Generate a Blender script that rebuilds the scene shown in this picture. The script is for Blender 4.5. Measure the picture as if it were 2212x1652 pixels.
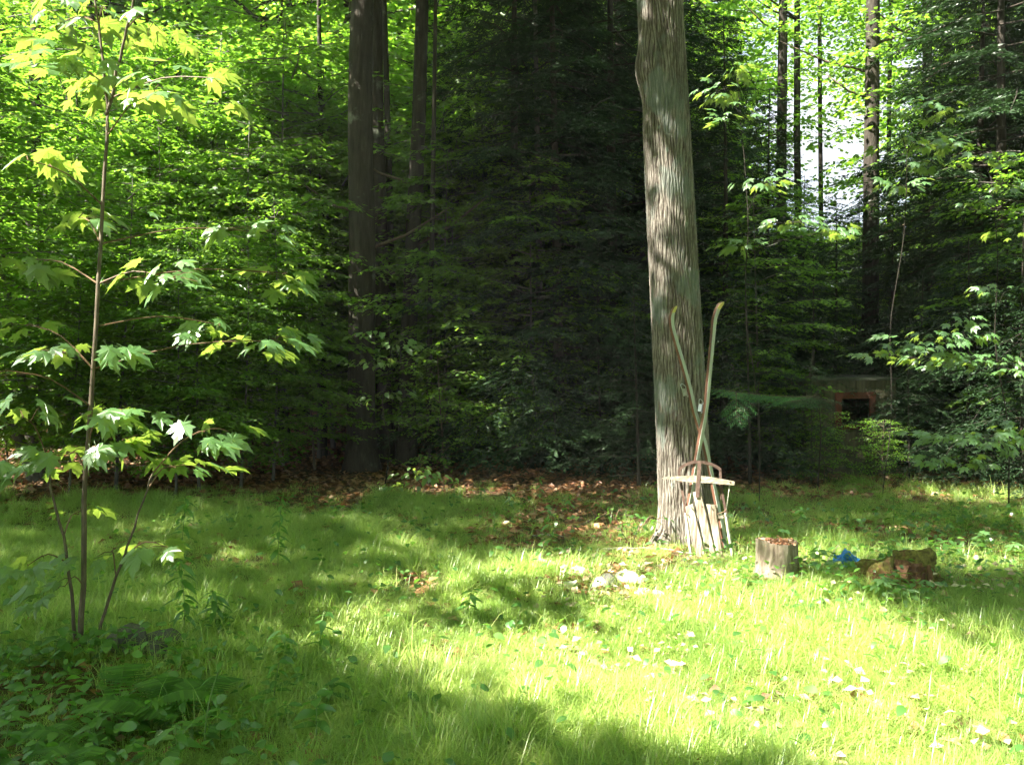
import bpy, math, random
import numpy as np
from mathutils import Vector, Matrix

random.seed(11)
RNG = np.random.default_rng(11)
scene = bpy.context.scene
for o in list(bpy.data.objects):
    bpy.data.objects.remove(o)
PI = math.pi

# ------------------------------------------------------------------ camera
F = 887.0            # focal length in pixels of a 1024 px wide frame
CAMH = 1.5
HORY = 370.0
cam_d = bpy.data.cameras.new('camera')
cam_d.sensor_width = 36
cam_d.lens = F / 1024 * 36
cam_d.shift_y = -12 / 1024
cam_d.clip_start = 0.05
cam_d.clip_end = 600
cam = bpy.data.objects.new('camera', cam_d)
scene.collection.objects.link(cam)
cam.location = (0, 0, CAMH)
cam.rotation_euler = (PI / 2, 0, 0)
scene.camera = cam

# ------------------------------------------------------------------ light
SUN_EL, SUN_AZ = math.radians(50), math.radians(24)     # from the left, a little on the camera's side
SUN = Vector((-math.cos(SUN_AZ) * math.cos(SUN_EL), -math.sin(SUN_AZ) * math.cos(SUN_EL), math.sin(SUN_EL)))
world = bpy.data.worlds.new('World')
scene.world = world
world.use_nodes = True
wn, wl = world.node_tree.nodes, world.node_tree.links
wn.clear()
w_out = wn.new('ShaderNodeOutputWorld')
w_bg = wn.new('ShaderNodeBackground')
w_bg.inputs['Strength'].default_value = 0.05
sky = wn.new('ShaderNodeTexSky')
sky.sky_type = 'NISHITA'
sky.sun_disc = False
sky.sun_elevation = SUN_EL
sky.sun_rotation = math.atan2(SUN.x, SUN.y)
tc = wn.new('ShaderNodeTexCoord')
cl = wn.new('ShaderNodeTexNoise')
cl.inputs['Scale'].default_value = 2.2
cl.inputs['Detail'].default_value = 6
cr = wn.new('ShaderNodeValToRGB')
cr.color_ramp.elements[0].position = 0.42
cr.color_ramp.elements[1].position = 0.60
cm = wn.new('ShaderNodeMix')
cm.data_type = 'RGBA'
cm.inputs[7].default_value = (4.2, 4.4, 4.8, 1)          # sunlit summer cloud
wl.new(tc.outputs['Generated'], cl.inputs['Vector'])
wl.new(cl.outputs['Fac'], cr.inputs['Fac'])
wl.new(cr.outputs['Color'], cm.inputs[0])
wl.new(sky.outputs['Color'], cm.inputs[6])
wl.new(cm.outputs[2], w_bg.inputs['Color'])
wl.new(w_bg.outputs[0], w_out.inputs['Surface'])

sun_d = bpy.data.lights.new('sun', 'SUN')
sun_d.energy = 5.0
sun_d.angle = math.radians(0.53)
sun_d.color = (1.0, 0.94, 0.82)
sun = bpy.data.objects.new('sun', sun_d)
scene.collection.objects.link(sun)
sun.location = SUN * 40
sun.rotation_euler = SUN.to_track_quat('Z', 'Y').to_euler()

vs = scene.view_settings
scene.display_settings.display_device = 'sRGB'
vs.view_transform = 'Standard'
vs.look = 'None'
vs.exposure = 2.75
vs.gamma = 1
vs.use_curve_mapping = False
cy = scene.cycles
cy.max_bounces = 4
cy.diffuse_bounces = 3
cy.use_adaptive_sampling = True
cy.adaptive_threshold = 0.05
cy.glossy_bounces = 2
cy.transmission_bounces = 3
cy.transparent_max_bounces = 4
cy.use_denoising = True
cy.sample_clamp_indirect = 6

# ------------------------------------------------------------------ helpers
def unp(px, py, Y):
    return Vector(((px - 512) / F * Y, Y, CAMH + (HORY - py) / F * Y))

def disp(dx, dy, Y):                       # coordinates read in the 2212 px wide view of the photo
    return unp(dx * 0.46293, dy * 0.46293, Y)

def ground_y(py):
    return CAMH * F / max(py - HORY, 1e-3)

def gh(x, y):
    x = np.asarray(x, float); y = np.asarray(y, float)
    h = 0.022 * np.sin(1.3 * x + 0.7 * y) + 0.018 * np.sin(2.1 * y - 1.1 * x + 1) + 0.012 * np.sin(3.7 * x + 2.9 * y + 2)
    h = h + 0.10 * np.exp(-((x - 2.65) ** 2 / 0.5 + (y - 6.1) ** 2 / 0.25))
    far = np.clip((y - 11) / 25, 0, 1)
    h = h + far * 0.5 * np.sin(0.31 * x + 0.8) * np.sin(0.21 * y)
    h = h + 0.06 * np.exp(-((x + 1.9) ** 2 / 0.15 + (y - 4.35) ** 2 / 0.08))
    return h

def g(x, y):
    return float(gh(x, y))

def tagit(o, label=None, cat=None, group=None, kind=None):
    if label: o['label'] = label
    if cat: o['category'] = cat
    if group: o['group'] = group
    if kind: o['kind'] = kind
    return o

def link(o, parent=None):
    scene.collection.objects.link(o)
    if parent is not None: o.parent = parent
    return o

def empty(name, loc=(0, 0, 0), rz=0.0, **k):
    o = bpy.data.objects.new(name, None)
    o.empty_display_size = 0.1
    o.location = loc
    o.rotation_euler = (0, 0, rz)
    link(o)
    return tagit(o, **k)

def np_mesh(name, V, T, mats, midx=None, smooth=False):
    V = np.ascontiguousarray(V, dtype=np.float32); T = np.ascontiguousarray(T, dtype=np.int32)
    me = bpy.data.meshes.new(name)
    me.vertices.add(len(V)); me.vertices.foreach_set('co', V.ravel())
    me.loops.add(T.size); me.loops.foreach_set('vertex_index', T.ravel())
    me.polygons.add(len(T))
    n = T.shape[1]
    me.polygons.foreach_set('loop_start', np.arange(0, T.size, n, dtype=np.int32))
    me.polygons.foreach_set('loop_total', np.full(len(T), n, dtype=np.int32))
    if midx is not None: me.polygons.foreach_set('material_index', np.asarray(midx, dtype=np.int32))
    if smooth: me.polygons.foreach_set('use_smooth', np.ones(len(T), dtype=bool))
    for m in (mats if isinstance(mats, (list, tuple)) else [mats]): me.materials.append(m)
    me.update(calc_edges=True)
    me.validate()
    return me

def pd_mesh(name, V, Fc, mat, smooth=False):
    me = bpy.data.meshes.new(name)
    me.from_pydata([tuple(v) for v in V], [], Fc)
    for m in (mat if isinstance(mat, (list, tuple)) else [mat]): me.materials.append(m)
    if smooth: me.polygons.foreach_set('use_smooth', np.ones(len(me.polygons), dtype=bool))
    me.update()
    return me

class MB:
    def __init__(s): s.v = []; s.f = []
    def add(s, V, Fc):
        b = len(s.v); s.v += [tuple(x) for x in V]; s.f += [tuple(i + b for i in q) for q in Fc]
        return s
    def box(s, c, size, R=None, taper=1.0):
        hx, hy, hz = (a / 2 for a in size)
        P = []
        for z in (-hz, hz):
            k = taper if z > 0 else 1
            for x, y in ((-hx, -hy), (hx, -hy), (hx, hy), (-hx, hy)): P.append(Vector((x * k, y * k, z)))
        if R is not None: P = [R @ p for p in P]
        P = [p + Vector(c) for p in P]
        return s.add(P, [(0, 3, 2, 1), (4, 5, 6, 7), (0, 1, 5, 4), (1, 2, 6, 5), (2, 3, 7, 6), (3, 0, 4, 7)])
    def tube(s, path, rad, n=6, cap=True, jit=0.0, closed=False):
        path = [Vector(p) for p in path]
        if not isinstance(rad, (list, tuple)): rad = [rad] * len(path)
        V = []; Fc = []; up = None
        m = len(path)
        for i, p in enumerate(path):
            t = (path[min(i + 1, m - 1)] - path[max(i - 1, 0)])
            if t.length < 1e-9: t = Vector((0, 0, 1))
            t.normalize()
            if up is None:
                up = t.orthogonal().normalized()
            else:
                up = (up - t * up.dot(t))
                up = up.normalized() if up.length > 1e-6 else t.orthogonal().normalized()
            w = t.cross(up)
            for k in range(n):
                a = 2 * PI * k / n
                r = rad[i] * (1 + jit * random.uniform(-1, 1))
                V.append(p + (up * math.cos(a) + w * math.sin(a)) * r)
        for i in range(m - 1):
            for k in range(n):
                a, b = i * n + k, i * n + (k + 1) % n
                Fc.append((a, b, b + n, a + n))
        if cap:
            Fc.append(tuple(range(n - 1, -1, -1))); Fc.append(tuple((m - 1) * n + k for k in range(n)))
        return s.add(V, Fc)
    def build(s, name, mat, parent=None, smooth=False, loc=None, **k):
        o = bpy.data.objects.new(name, pd_mesh(name, s.v, s.f, mat, smooth))
        if loc is not None: o.location = loc
        link(o, parent)
        return tagit(o, **k)

def smooth_path(pts, n):
    pts = [Vector(p) for p in pts]
    if len(pts) < 3:
        return [pts[0].lerp(pts[-1], i / (n - 1)) for i in range(n)]
    out = []
    m = len(pts) - 1
    for i in range(n):
        t = i / (n - 1) * m
        k = min(int(t), m - 1); u = t - k
        p0, p1, p2, p3 = pts[max(k - 1, 0)], pts[k], pts[k + 1], pts[min(k + 2, m)]
        out.append(0.5 * ((2 * p1) + (p2 - p0) * u + (2 * p0 - 5 * p1 + 4 * p2 - p3) * u * u + (3 * p1 - p0 - 3 * p2 + p3) * u ** 3))
    return out

# ------------------------------------------------------------------ materials
def new_mat(name):
    m = bpy.data.materials.new(name); m.use_nodes = True
    nt = m.node_tree; nt.nodes.clear()
    out = nt.nodes.new('ShaderNodeOutputMaterial')
    return m, nt, out

def ramp(nt, fac, stops):
    r = nt.nodes.new('ShaderNodeValToRGB')
    e = r.color_ramp.elements
    while len(e) < len(stops): e.new(0.5)
    for i, (p, c) in enumerate(stops):
        e[i].position = p; e[i].color = (*c, 1)
    nt.links.new(fac, r.inputs['Fac'])
    return r.outputs['Color']

def noise(nt, scale, detail=4, vec=None, rough=0.55, dist=0.0):
    n = nt.nodes.new('ShaderNodeTexNoise')
    n.inputs['Scale'].default_value = scale; n.inputs['Detail'].default_value = detail
    n.inputs['Roughness'].default_value = rough; n.inputs['Distortion'].default_value = dist
    if vec is not None: nt.links.new(vec, n.inputs['Vector'])
    return n.outputs['Fac']

def coords(nt, scale=(1, 1, 1), world=False):
    if world: src = nt.nodes.new('ShaderNodeNewGeometry').outputs['Position']
    else: src = nt.nodes.new('ShaderNodeTexCoord').outputs['Object']
    mp = nt.nodes.new('ShaderNodeMapping')
    mp.inputs['Scale'].default_value = scale
    nt.links.new(src, mp.inputs['Vector'])
    return mp.outputs['Vector']

def leaf_mat(name, stops, trans, tfac=0.5, gloss=0.06, rough=0.45, wscale=0.9):
    """stops: diffuse colours over the random of each leaf; trans: colour the sunlight takes through the leaf"""
    m, nt, out = new_mat(name)
    L = nt.links
    geo = nt.nodes.new('ShaderNodeNewGeometry')
    nz = noise(nt, wscale, 2, coords(nt, world=True))
    mx = nt.nodes.new('ShaderNodeMath'); mx.operation = 'MULTIPLY_ADD'
    L.new(geo.outputs['Random Per Island'], mx.inputs[0]); mx.inputs[1].default_value = 0.65
    ad = nt.nodes.new('ShaderNodeMath'); ad.operation = 'MULTIPLY_ADD'
    L.new(nz, ad.inputs[0]); ad.inputs[1].default_value = 1.0; ad.inputs[2].default_value = -0.32
    L.new(ad.outputs[0], mx.inputs[2])
    col = ramp(nt, mx.outputs[0], stops)
    colt = ramp(nt, mx.outputs[0], [(0.1, tuple(c * 0.7 for c in trans)), (0.9, tuple(min(c * 1.3, 0.95) for c in trans))])
    d = nt.nodes.new('ShaderNodeBsdfDiffuse'); t = nt.nodes.new('ShaderNodeBsdfTranslucent'); gl = nt.nodes.new('ShaderNodeBsdfGlossy')
    L.new(col, d.inputs['Color']); L.new(colt, t.inputs['Color'])
    gl.inputs['Roughness'].default_value = rough
    gl.inputs['Color'].default_value = (0.9, 0.95, 0.9, 1)
    m1 = nt.nodes.new('ShaderNodeMixShader'); m1.inputs[0].default_value = tfac
    m2 = nt.nodes.new('ShaderNodeMixShader'); m2.inputs[0].default_value = gloss
    L.new(d.outputs[0], m1.inputs[1]); L.new(t.outputs[0], m1.inputs[2])
    L.new(m1.outputs[0], m2.inputs[1]); L.new(gl.outputs[0], m2.inputs[2])
    L.new(m2.outputs[0], out.inputs['Surface'])
    return m

def surf_mat(name, stops, scale=(1, 1, 1), nscale=8, detail=6, rough=0.85, bump=0.4, bdist=0.01, metal=0.0, spec=0.3, world=False, extra=None, dist=0.0):
    m, nt, out = new_mat(name)
    L = nt.links
    vec = coords(nt, scale, world)
    nz = noise(nt, nscale, detail, vec, 0.62, dist)
    col = ramp(nt, nz, stops)
    if extra:                                   # (scale, threshold, colour, softness)
        for (s2, th, c2, sf) in extra:
            n2 = noise(nt, s2, 5, coords(nt, world=world), 0.6)
            f = ramp(nt, n2, [(th, (0, 0, 0)), (min(th + sf, 1), (1, 1, 1))])
            mx = nt.nodes.new('ShaderNodeMix'); mx.data_type = 'RGBA'
            L.new(f, mx.inputs[0]); L.new(col, mx.inputs[6]); mx.inputs[7].default_value = (*c2, 1)
            col = mx.outputs[2]
    p = nt.nodes.new('ShaderNodeBsdfPrincipled')
    L.new(col, p.inputs['Base Color'])
    p.inputs['Roughness'].default_value = rough
    p.inputs['Metallic'].default_value = metal
    p.inputs['Specular IOR Level'].default_value = spec
    b = nt.nodes.new('ShaderNodeBump'); b.inputs['Strength'].default_value = bump; b.inputs['Distance'].default_value = bdist
    L.new(nz, b.inputs['Height']); L.new(b.outputs[0], p.inputs['Normal'])
    L.new(p.outputs[0], out.inputs['Surface'])
    return m

M = {}
M['leaf_beech'] = leaf_mat('leaf_beech', [(0.1, (0.035, 0.08, 0.018)), (0.5, (0.07, 0.145, 0.028)), (0.9, (0.15, 0.23, 0.045))], (0.27, 0.52, 0.04), 0.5, 0.03)
M['leaf_far'] = leaf_mat('leaf_far', [(0.1, (0.05, 0.11, 0.02)), (0.5, (0.09, 0.17, 0.03)), (0.9, (0.16, 0.24, 0.045))], (0.31, 0.58, 0.04), 0.55, 0.04)
M['leaf_maple'] = leaf_mat('leaf_maple', [(0.1, (0.06, 0.15, 0.05)), (0.5, (0.09, 0.20, 0.055)), (0.9, (0.16, 0.27, 0.06))], (0.38, 0.54, 0.07), 0.5, 0.09, 0.4)
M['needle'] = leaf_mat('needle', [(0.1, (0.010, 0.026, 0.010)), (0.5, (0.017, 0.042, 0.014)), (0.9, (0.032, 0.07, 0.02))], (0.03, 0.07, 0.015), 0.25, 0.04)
M['needle_lit'] = leaf_mat('needle_lit', [(0.1, (0.03, 0.11, 0.04)), (0.9, (0.08, 0.22, 0.06))], (0.08, 0.25, 0.04), 0.35, 0.05)  # brighter copy of the needles, sunlight put into its colour
M['grass'] = leaf_mat('grass', [(0.05, (0.10, 0.19, 0.04)), (0.45, (0.23, 0.33, 0.08)), (0.8, (0.42, 0.46, 0.15)), (0.97, (0.58, 0.50, 0.27))], (0.52, 0.78, 0.14), 0.45, 0.05, 0.4, 1.6)
M['herb'] = leaf_mat('herb', [(0.1, (0.03, 0.10, 0.02)), (0.5, (0.06, 0.16, 0.03)), (0.9, (0.12, 0.24, 0.04))], (0.20, 0.46, 0.04), 0.45, 0.07, 0.4)
M['herb_pale'] = leaf_mat('herb_pale', [(0.1, (0.20, 0.30, 0.06)), (0.9, (0.38, 0.42, 0.12))], (0.5, 0.6, 0.1), 0.4, 0.07, 0.4)
M['litter'] = leaf_mat('litter', [(0.05, (0.10, 0.042, 0.02)), (0.4, (0.24, 0.10, 0.05)), (0.7, (0.36, 0.18, 0.09)), (0.95, (0.50, 0.34, 0.22))], (0.3, 0.14, 0.05), 0.2, 0.05, 0.5)
M['litter_pale'] = leaf_mat('litter_pale', [(0.05, (0.26, 0.17, 0.10)), (0.5, (0.42, 0.32, 0.20)), (0.95, (0.62, 0.53, 0.38))], (0.4, 0.25, 0.1), 0.15, 0.06, 0.5)  # paler litter, blown-out sun put into the colour
M['bark_dark'] = surf_mat('bark_dark', [(0.3, (0.016, 0.013, 0.010)), (0.6, (0.045, 0.037, 0.029)), (0.8, (0.10, 0.088, 0.072))], (1, 1, 0.16), 22, 6, 0.9, 0.8, 0.02, extra=[(3.0, 0.62, (0.16, 0.18, 0.14), 0.12)])
M['bark_grey'] = surf_mat('bark_grey', [(0.3, (0.07, 0.065, 0.055)), (0.6, (0.14, 0.13, 0.11)), (0.8, (0.24, 0.22, 0.19))], (1, 1, 0.3), 20, 6, 0.85, 0.5, 0.01, extra=[(5.0, 0.6, (0.23, 0.25, 0.21), 0.1)])
M['twig'] = surf_mat('twig', [(0.3, (0.07, 0.05, 0.035)), (0.7, (0.16, 0.12, 0.085))], (1, 1, 0.3), 30, 3, 0.8, 0.3, 0.004)
M['twig_pale'] = surf_mat('twig_pale', [(0.3, (0.22, 0.18, 0.14)), (0.7, (0.40, 0.35, 0.29))], (1, 1, 0.4), 30, 3, 0.8, 0.3, 0.004)
M['stem_red'] = surf_mat('stem_red', [(0.3, (0.09, 0.055, 0.03)), (0.7, (0.17, 0.10, 0.055))], (1, 1, 1), 30, 3, 0.6, 0.1, 0.002)
M['stem_green'] = surf_mat('stem_green', [(0.3, (0.10, 0.18, 0.05)), (0.7, (0.2, 0.3, 0.09))], (1, 1, 1), 30, 3, 0.6, 0.1, 0.002)
M['sap_bark'] = surf_mat('sap_bark', [(0.3, (0.06, 0.05, 0.035)), (0.55, (0.12, 0.095, 0.065)), (0.8, (0.21, 0.19, 0.14))], (1, 1, 0.25), 60, 5, 0.8, 0.4, 0.004)

# oak bark: pale ridges, dark brown furrows, blue-green lichen
def oak_bark():
    m, nt, out = new_mat('bark_oak'); L = nt.links
    v1 = coords(nt, (1, 1, 0.13))
    n1 = noise(nt, 24, 7, v1, 0.65, 0.6)
    n3 = noise(nt, 90, 4, coords(nt, (1, 1, 0.3)), 0.6)
    att = nt.nodes.new('ShaderNodeAttribute'); att.attribute_name = 'ridge'
    mm = nt.nodes.new('ShaderNodeMath'); mm.operation = 'MULTIPLY_ADD'
    L.new(n1, mm.inputs[0]); mm.inputs[1].default_value = 0.9
    L.new(att.outputs['Fac'], mm.inputs[2])
    m2 = nt.nodes.new('ShaderNodeMath'); m2.operation = 'MULTIPLY_ADD'
    L.new(n3, m2.inputs[0]); m2.inputs[1].default_value = 0.35; L.new(mm.outputs[0], m2.inputs[2])
    col = ramp(nt, m2.outputs[0], [(0.42, (0.025, 0.017, 0.012)), (0.60, (0.052, 0.041, 0.032)), (0.82, (0.13, 0.113, 0.094)), (1.0, (0.26, 0.238, 0.208))])
    for (s, th, c, sf, k) in ((2.6, 0.53, (0.15, 0.185, 0.165), 0.06, 0.6), (1.5, 0.54, (0.04, 0.042, 0.036), 0.12, 0.7), (11.0, 0.64, (0.26, 0.31, 0.28), 0.05, 0.65)):
        n2 = noise(nt, s, 6, coords(nt, (1, 1, 0.6)), 0.6)
        f = ramp(nt, n2, [(th, (0, 0, 0)), (th + sf, (k, k, k))])
        mx = nt.nodes.new('ShaderNodeMix'); mx.data_type = 'RGBA'
        L.new(f, mx.inputs[0]); L.new(col, mx.inputs[6]); mx.inputs[7].default_value = (*c, 1); col = mx.outputs[2]
    # moss and green algae close to the ground
    sp = nt.nodes.new('ShaderNodeSeparateXYZ'); L.new(coords(nt), sp.inputs[0])
    nn = noise(nt, 9, 5, coords(nt), 0.6)
    q = nt.nodes.new('ShaderNodeMath'); q.operation = 'MULTIPLY_ADD'; L.new(sp.outputs['Z'], q.inputs[0]); q.inputs[1].default_value = -1.6; L.new(nn, q.inputs[2])
    f = ramp(nt, q.outputs[0], [(0.38, (0, 0, 0)), (0.62, (0.6, 0.6, 0.6))])
    mx = nt.nodes.new('ShaderNodeMix'); mx.data_type = 'RGBA'
    L.new(f, mx.inputs[0]); L.new(col, mx.inputs[6]); mx.inputs[7].default_value = (0.16, 0.19, 0.05, 1); col = mx.outputs[2]
    p = nt.nodes.new('ShaderNodeBsdfPrincipled'); L.new(col, p.inputs['Base Color'])
    p.inputs['Roughness'].default_value = 0.9; p.inputs['Specular IOR Level'].default_value = 0.25
    b = nt.nodes.new('ShaderNodeBump'); b.inputs['Strength'].default_value = 0.9; b.inputs['Distance'].default_value = 0.012
    L.new(m2.outputs[0], b.inputs['Height']); L.new(b.outputs[0], p.inputs['Normal'])
    L.new(p.outputs[0], out.inputs['Surface'])
    return m
M['bark_oak'] = oak_bark()
M['wood_old'] = surf_mat('wood_old', [(0.32, (0.08, 0.06, 0.04)), (0.47, (0.21, 0.17, 0.125)), (0.58, (0.36, 0.32, 0.26)), (0.75, (0.50, 0.47, 0.41))], (1, 1, 0.07), 55, 7, 0.85, 0.5, 0.004, extra=[(14, 0.62, (0.20, 0.17, 0.12), 0.1), (6, 0.66, (0.33, 0.34, 0.22), 0.08)])
M['wood_cross'] = surf_mat('wood_cross', [(0.28, (0.08, 0.065, 0.045)), (0.46, (0.19, 0.165, 0.12)), (0.6, (0.29, 0.26, 0.20)), (0.8, (0.38, 0.35, 0.29))], (0.07, 1, 1), 55, 7, 0.85, 0.5, 0.004)
M['rail_paint'] = surf_mat('rail_paint', [(0.3, (0.35, 0.31, 0.25)), (0.5, (0.58, 0.55, 0.48)), (0.8, (0.72, 0.70, 0.64))], (1, 1, 0.2), 40, 5, 0.7, 0.2, 0.002, extra=[(30, 0.62, (0.28, 0.20, 0.13), 0.08)])
M['rust'] = surf_mat('rust', [(0.3, (0.05, 0.03, 0.022)), (0.55, (0.09, 0.056, 0.043)), (0.8, (0.15, 0.105, 0.085))], (1, 1, 1), 45, 6, 0.8, 0.3, 0.002, metal=0.2)
M['ski_base'] = surf_mat('ski_base', [(0.3, (0.30, 0.33, 0.28)), (0.7, (0.46, 0.49, 0.43))], (1, 1, 0.2), 25, 4, 0.45, 0.1, 0.001, extra=[(60, 0.68, (0.12, 0.12, 0.09), 0.05)])
M['ski_tip'] = surf_mat('ski_tip', [(0.3, (0.52, 0.46, 0.12)), (0.7, (0.66, 0.60, 0.22))], (1, 1, 1), 25, 4, 0.4, 0.1, 0.001)
M['ski_side'] = surf_mat('ski_side', [(0.3, (0.08, 0.035, 0.022)), (0.6, (0.17, 0.08, 0.05)), (0.85, (0.32, 0.2, 0.15))], (1, 1, 0.1), 35, 5, 0.5, 0.1, 0.001)
M['steel'] = surf_mat('steel', [(0.3, (0.42, 0.43, 0.44)), (0.7, (0.66, 0.67, 0.68))], (1, 1, 1), 50, 4, 0.3, 0.1, 0.001, metal=0.9)
M['stump_bark'] = surf_mat('stump_bark', [(0.3, (0.09, 0.066, 0.047)), (0.5, (0.22, 0.178, 0.135)), (0.75, (0.40, 0.355, 0.29))], (1, 1, 0.2), 26, 7, 0.9, 0.9, 0.02, extra=[(5, 0.6, (0.36, 0.37, 0.28), 0.1)])
M['stump_top'] = surf_mat('stump_top', [(0.3, (0.16, 0.10, 0.06)), (0.6, (0.33, 0.23, 0.15)), (0.8, (0.48, 0.38, 0.27))], (1, 1, 1), 30, 6, 0.9, 0.6, 0.01)
M['moss'] = surf_mat('moss', [(0.3, (0.07, 0.045, 0.02)), (0.5, (0.17, 0.15, 0.04)), (0.8, (0.34, 0.30, 0.08))], (1, 1, 1), 38, 8, 0.95, 1.0, 0.03, extra=[(9, 0.50, (0.18, 0.085, 0.045), 0.10)])
M['rot_wood'] = surf_mat('rot_wood', [(0.3, (0.05, 0.025, 0.015)), (0.55, (0.16, 0.08, 0.045)), (0.8, (0.34, 0.2, 0.12))], (1, 1, 0.2), 24, 7, 0.95, 0.9, 0.02)
M['rock_pale'] = surf_mat('rock_pale', [(0.3, (0.50, 0.48, 0.44)), (0.6, (0.68, 0.66, 0.62)), (0.8, (0.80, 0.78, 0.74))], (1, 1, 1), 9, 7, 0.85, 0.7, 0.03, extra=[(6, 0.6, (0.3, 0.3, 0.22), 0.1)])
M['rock_dark'] = surf_mat('rock_dark', [(0.3, (0.05, 0.05, 0.045)), (0.6, (0.12, 0.115, 0.10)), (0.8, (0.22, 0.21, 0.19))], (1, 1, 1), 9, 7, 0.85, 0.7, 0.03, extra=[(5, 0.58, (0.10, 0.13, 0.04), 0.1)])
M['tarp'] = surf_mat('tarp', [(0.3, (0.01, 0.11, 0.48)), (0.7, (0.03, 0.25, 0.72))], (1, 1, 1), 12, 3, 0.4, 0.2, 0.004, spec=0.5)
M['shed_board'] = surf_mat('shed_board', [(0.3, (0.05, 0.045, 0.03)), (0.6, (0.10, 0.09, 0.055)), (0.8, (0.15, 0.14, 0.09))], (1, 1, 0.1), 20, 6, 0.9, 0.4, 0.005)
M['shed_red'] = surf_mat('shed_red', [(0.3, (0.07, 0.022, 0.012)), (0.7, (0.12, 0.035, 0.02))], (1, 1, 0.2), 20, 5, 0.8, 0.3, 0.004)
M['shed_roof'] = surf_mat('shed_roof', [(0.3, (0.03, 0.035, 0.025)), (0.7, (0.09, 0.09, 0.07))], (1, 1, 1), 14, 6, 0.9, 0.4, 0.01)

def ground_mat():
    m, nt, out = new_mat('forest_soil'); L = nt.links
    v = coords(nt, world=True)
    a = noise(nt, 30, 8, v, 0.7)
    col = ramp(nt, a, [(0.3, (0.035, 0.022, 0.013)), (0.5, (0.10, 0.062, 0.035)), (0.65, (0.19, 0.12, 0.07)), (0.8, (0.30, 0.21, 0.13))])
    b = noise(nt, 1.1, 5, v, 0.6)
    f = ramp(nt, b, [(0.42, (0, 0, 0)), (0.6, (0.7, 0.7, 0.7))])
    gr = ramp(nt, noise(nt, 60, 5, v), [(0.3, (0.04, 0.07, 0.015)), (0.7, (0.13, 0.18, 0.04))])
    mx = nt.nodes.new('ShaderNodeMix'); mx.data_type = 'RGBA'
    L.new(f, mx.inputs[0]); L.new(col, mx.inputs[6]); L.new(gr, mx.inputs[7])
    # under the trees beyond the clearing the soil is all leaf mould
    sp = nt.nodes.new('ShaderNodeSeparateXYZ'); L.new(v, sp.inputs[0])
    mr = nt.nodes.new('ShaderNodeMapRange'); L.new(sp.outputs['Y'], mr.inputs[0]); mr.inputs[1].default_value = 9; mr.inputs[2].default_value = 10.5
    mx2 = nt.nodes.new('ShaderNodeMix'); mx2.data_type = 'RGBA'
    L.new(mr.outputs[0], mx2.inputs[0]); L.new(mx.outputs[2], mx2.inputs[6]); L.new(col, mx2.inputs[7])
    p = nt.nodes.new('ShaderNodeBsdfPrincipled'); L.new(mx2.outputs[2], p.inputs['Base Color'])
    p.inputs['Roughness'].default_value = 0.95; p.inputs['Specular IOR Level'].default_value = 0.15
    bp = nt.nodes.new('ShaderNodeBump'); bp.inputs['Strength'].default_value = 0.8; bp.inputs['Distance'].default_value = 0.03
    L.new(a, bp.inputs['Height']); L.new(bp.outputs[0], p.inputs['Normal'])
    L.new(p.outputs[0], out.inputs['Surface'])
    return m
M['ground'] = ground_mat()

# ------------------------------------------------------------------ ground
def build_ground():
    xs = np.concatenate([np.linspace(-130, -14, 30), np.linspace(-13.8, 13.8, 180), np.linspace(14, 130, 30)])
    ys = np.concatenate([np.linspace(-60, 0, 16), np.linspace(0.2, 20, 150), np.linspace(21, 190, 60)])
    X, Y = np.meshgrid(xs, ys)
    Z = gh(X, Y)
    V = np.stack([X, Y, Z], -1).reshape(-1, 3)
    nx, ny = len(xs), len(ys)
    i = np.arange((nx) * (ny)).reshape(ny, nx)
    Q = np.stack([i[:-1, :-1], i[:-1, 1:], i[1:, 1:], i[1:, :-1]], -1).reshape(-1, 4)
    o = bpy.data.objects.new('ground', np_mesh('ground', V, Q, M['ground'], smooth=True))
    link(o); tagit(o, kind='structure', label='forest floor and clearing of dark soil under grass and fallen leaves')
build_ground()

# ------------------------------------------------------------------ leaf clouds
def unit(a):
    return a / np.maximum(np.linalg.norm(a, axis=-1, keepdims=True), 1e-9)

def leaf_tris(P, D, N, Ln, W, fold=0.18):
    """diamond leaves, folded along the midrib: two triangles each"""
    D = unit(D); S = unit(np.cross(D, N)); U = np.cross(S, D)
    Ln = Ln[:, None]; W = W[:, None]
    b = P; t = P + D * Ln - U * Ln * 0.12
    mid = P + D * Ln * 0.45
    l = mid - S * W / 2 - U * W * fold; r = mid + S * W / 2 - U * W * fold
    V = np.stack([b, r, t, l], 1).reshape(-1, 3)
    k = np.arange(len(P))[:, None] * 4
    T = np.concatenate([k + [0, 1, 2], k + [0, 2, 3]], 1).reshape(-1, 3)
    return V, T

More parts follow.
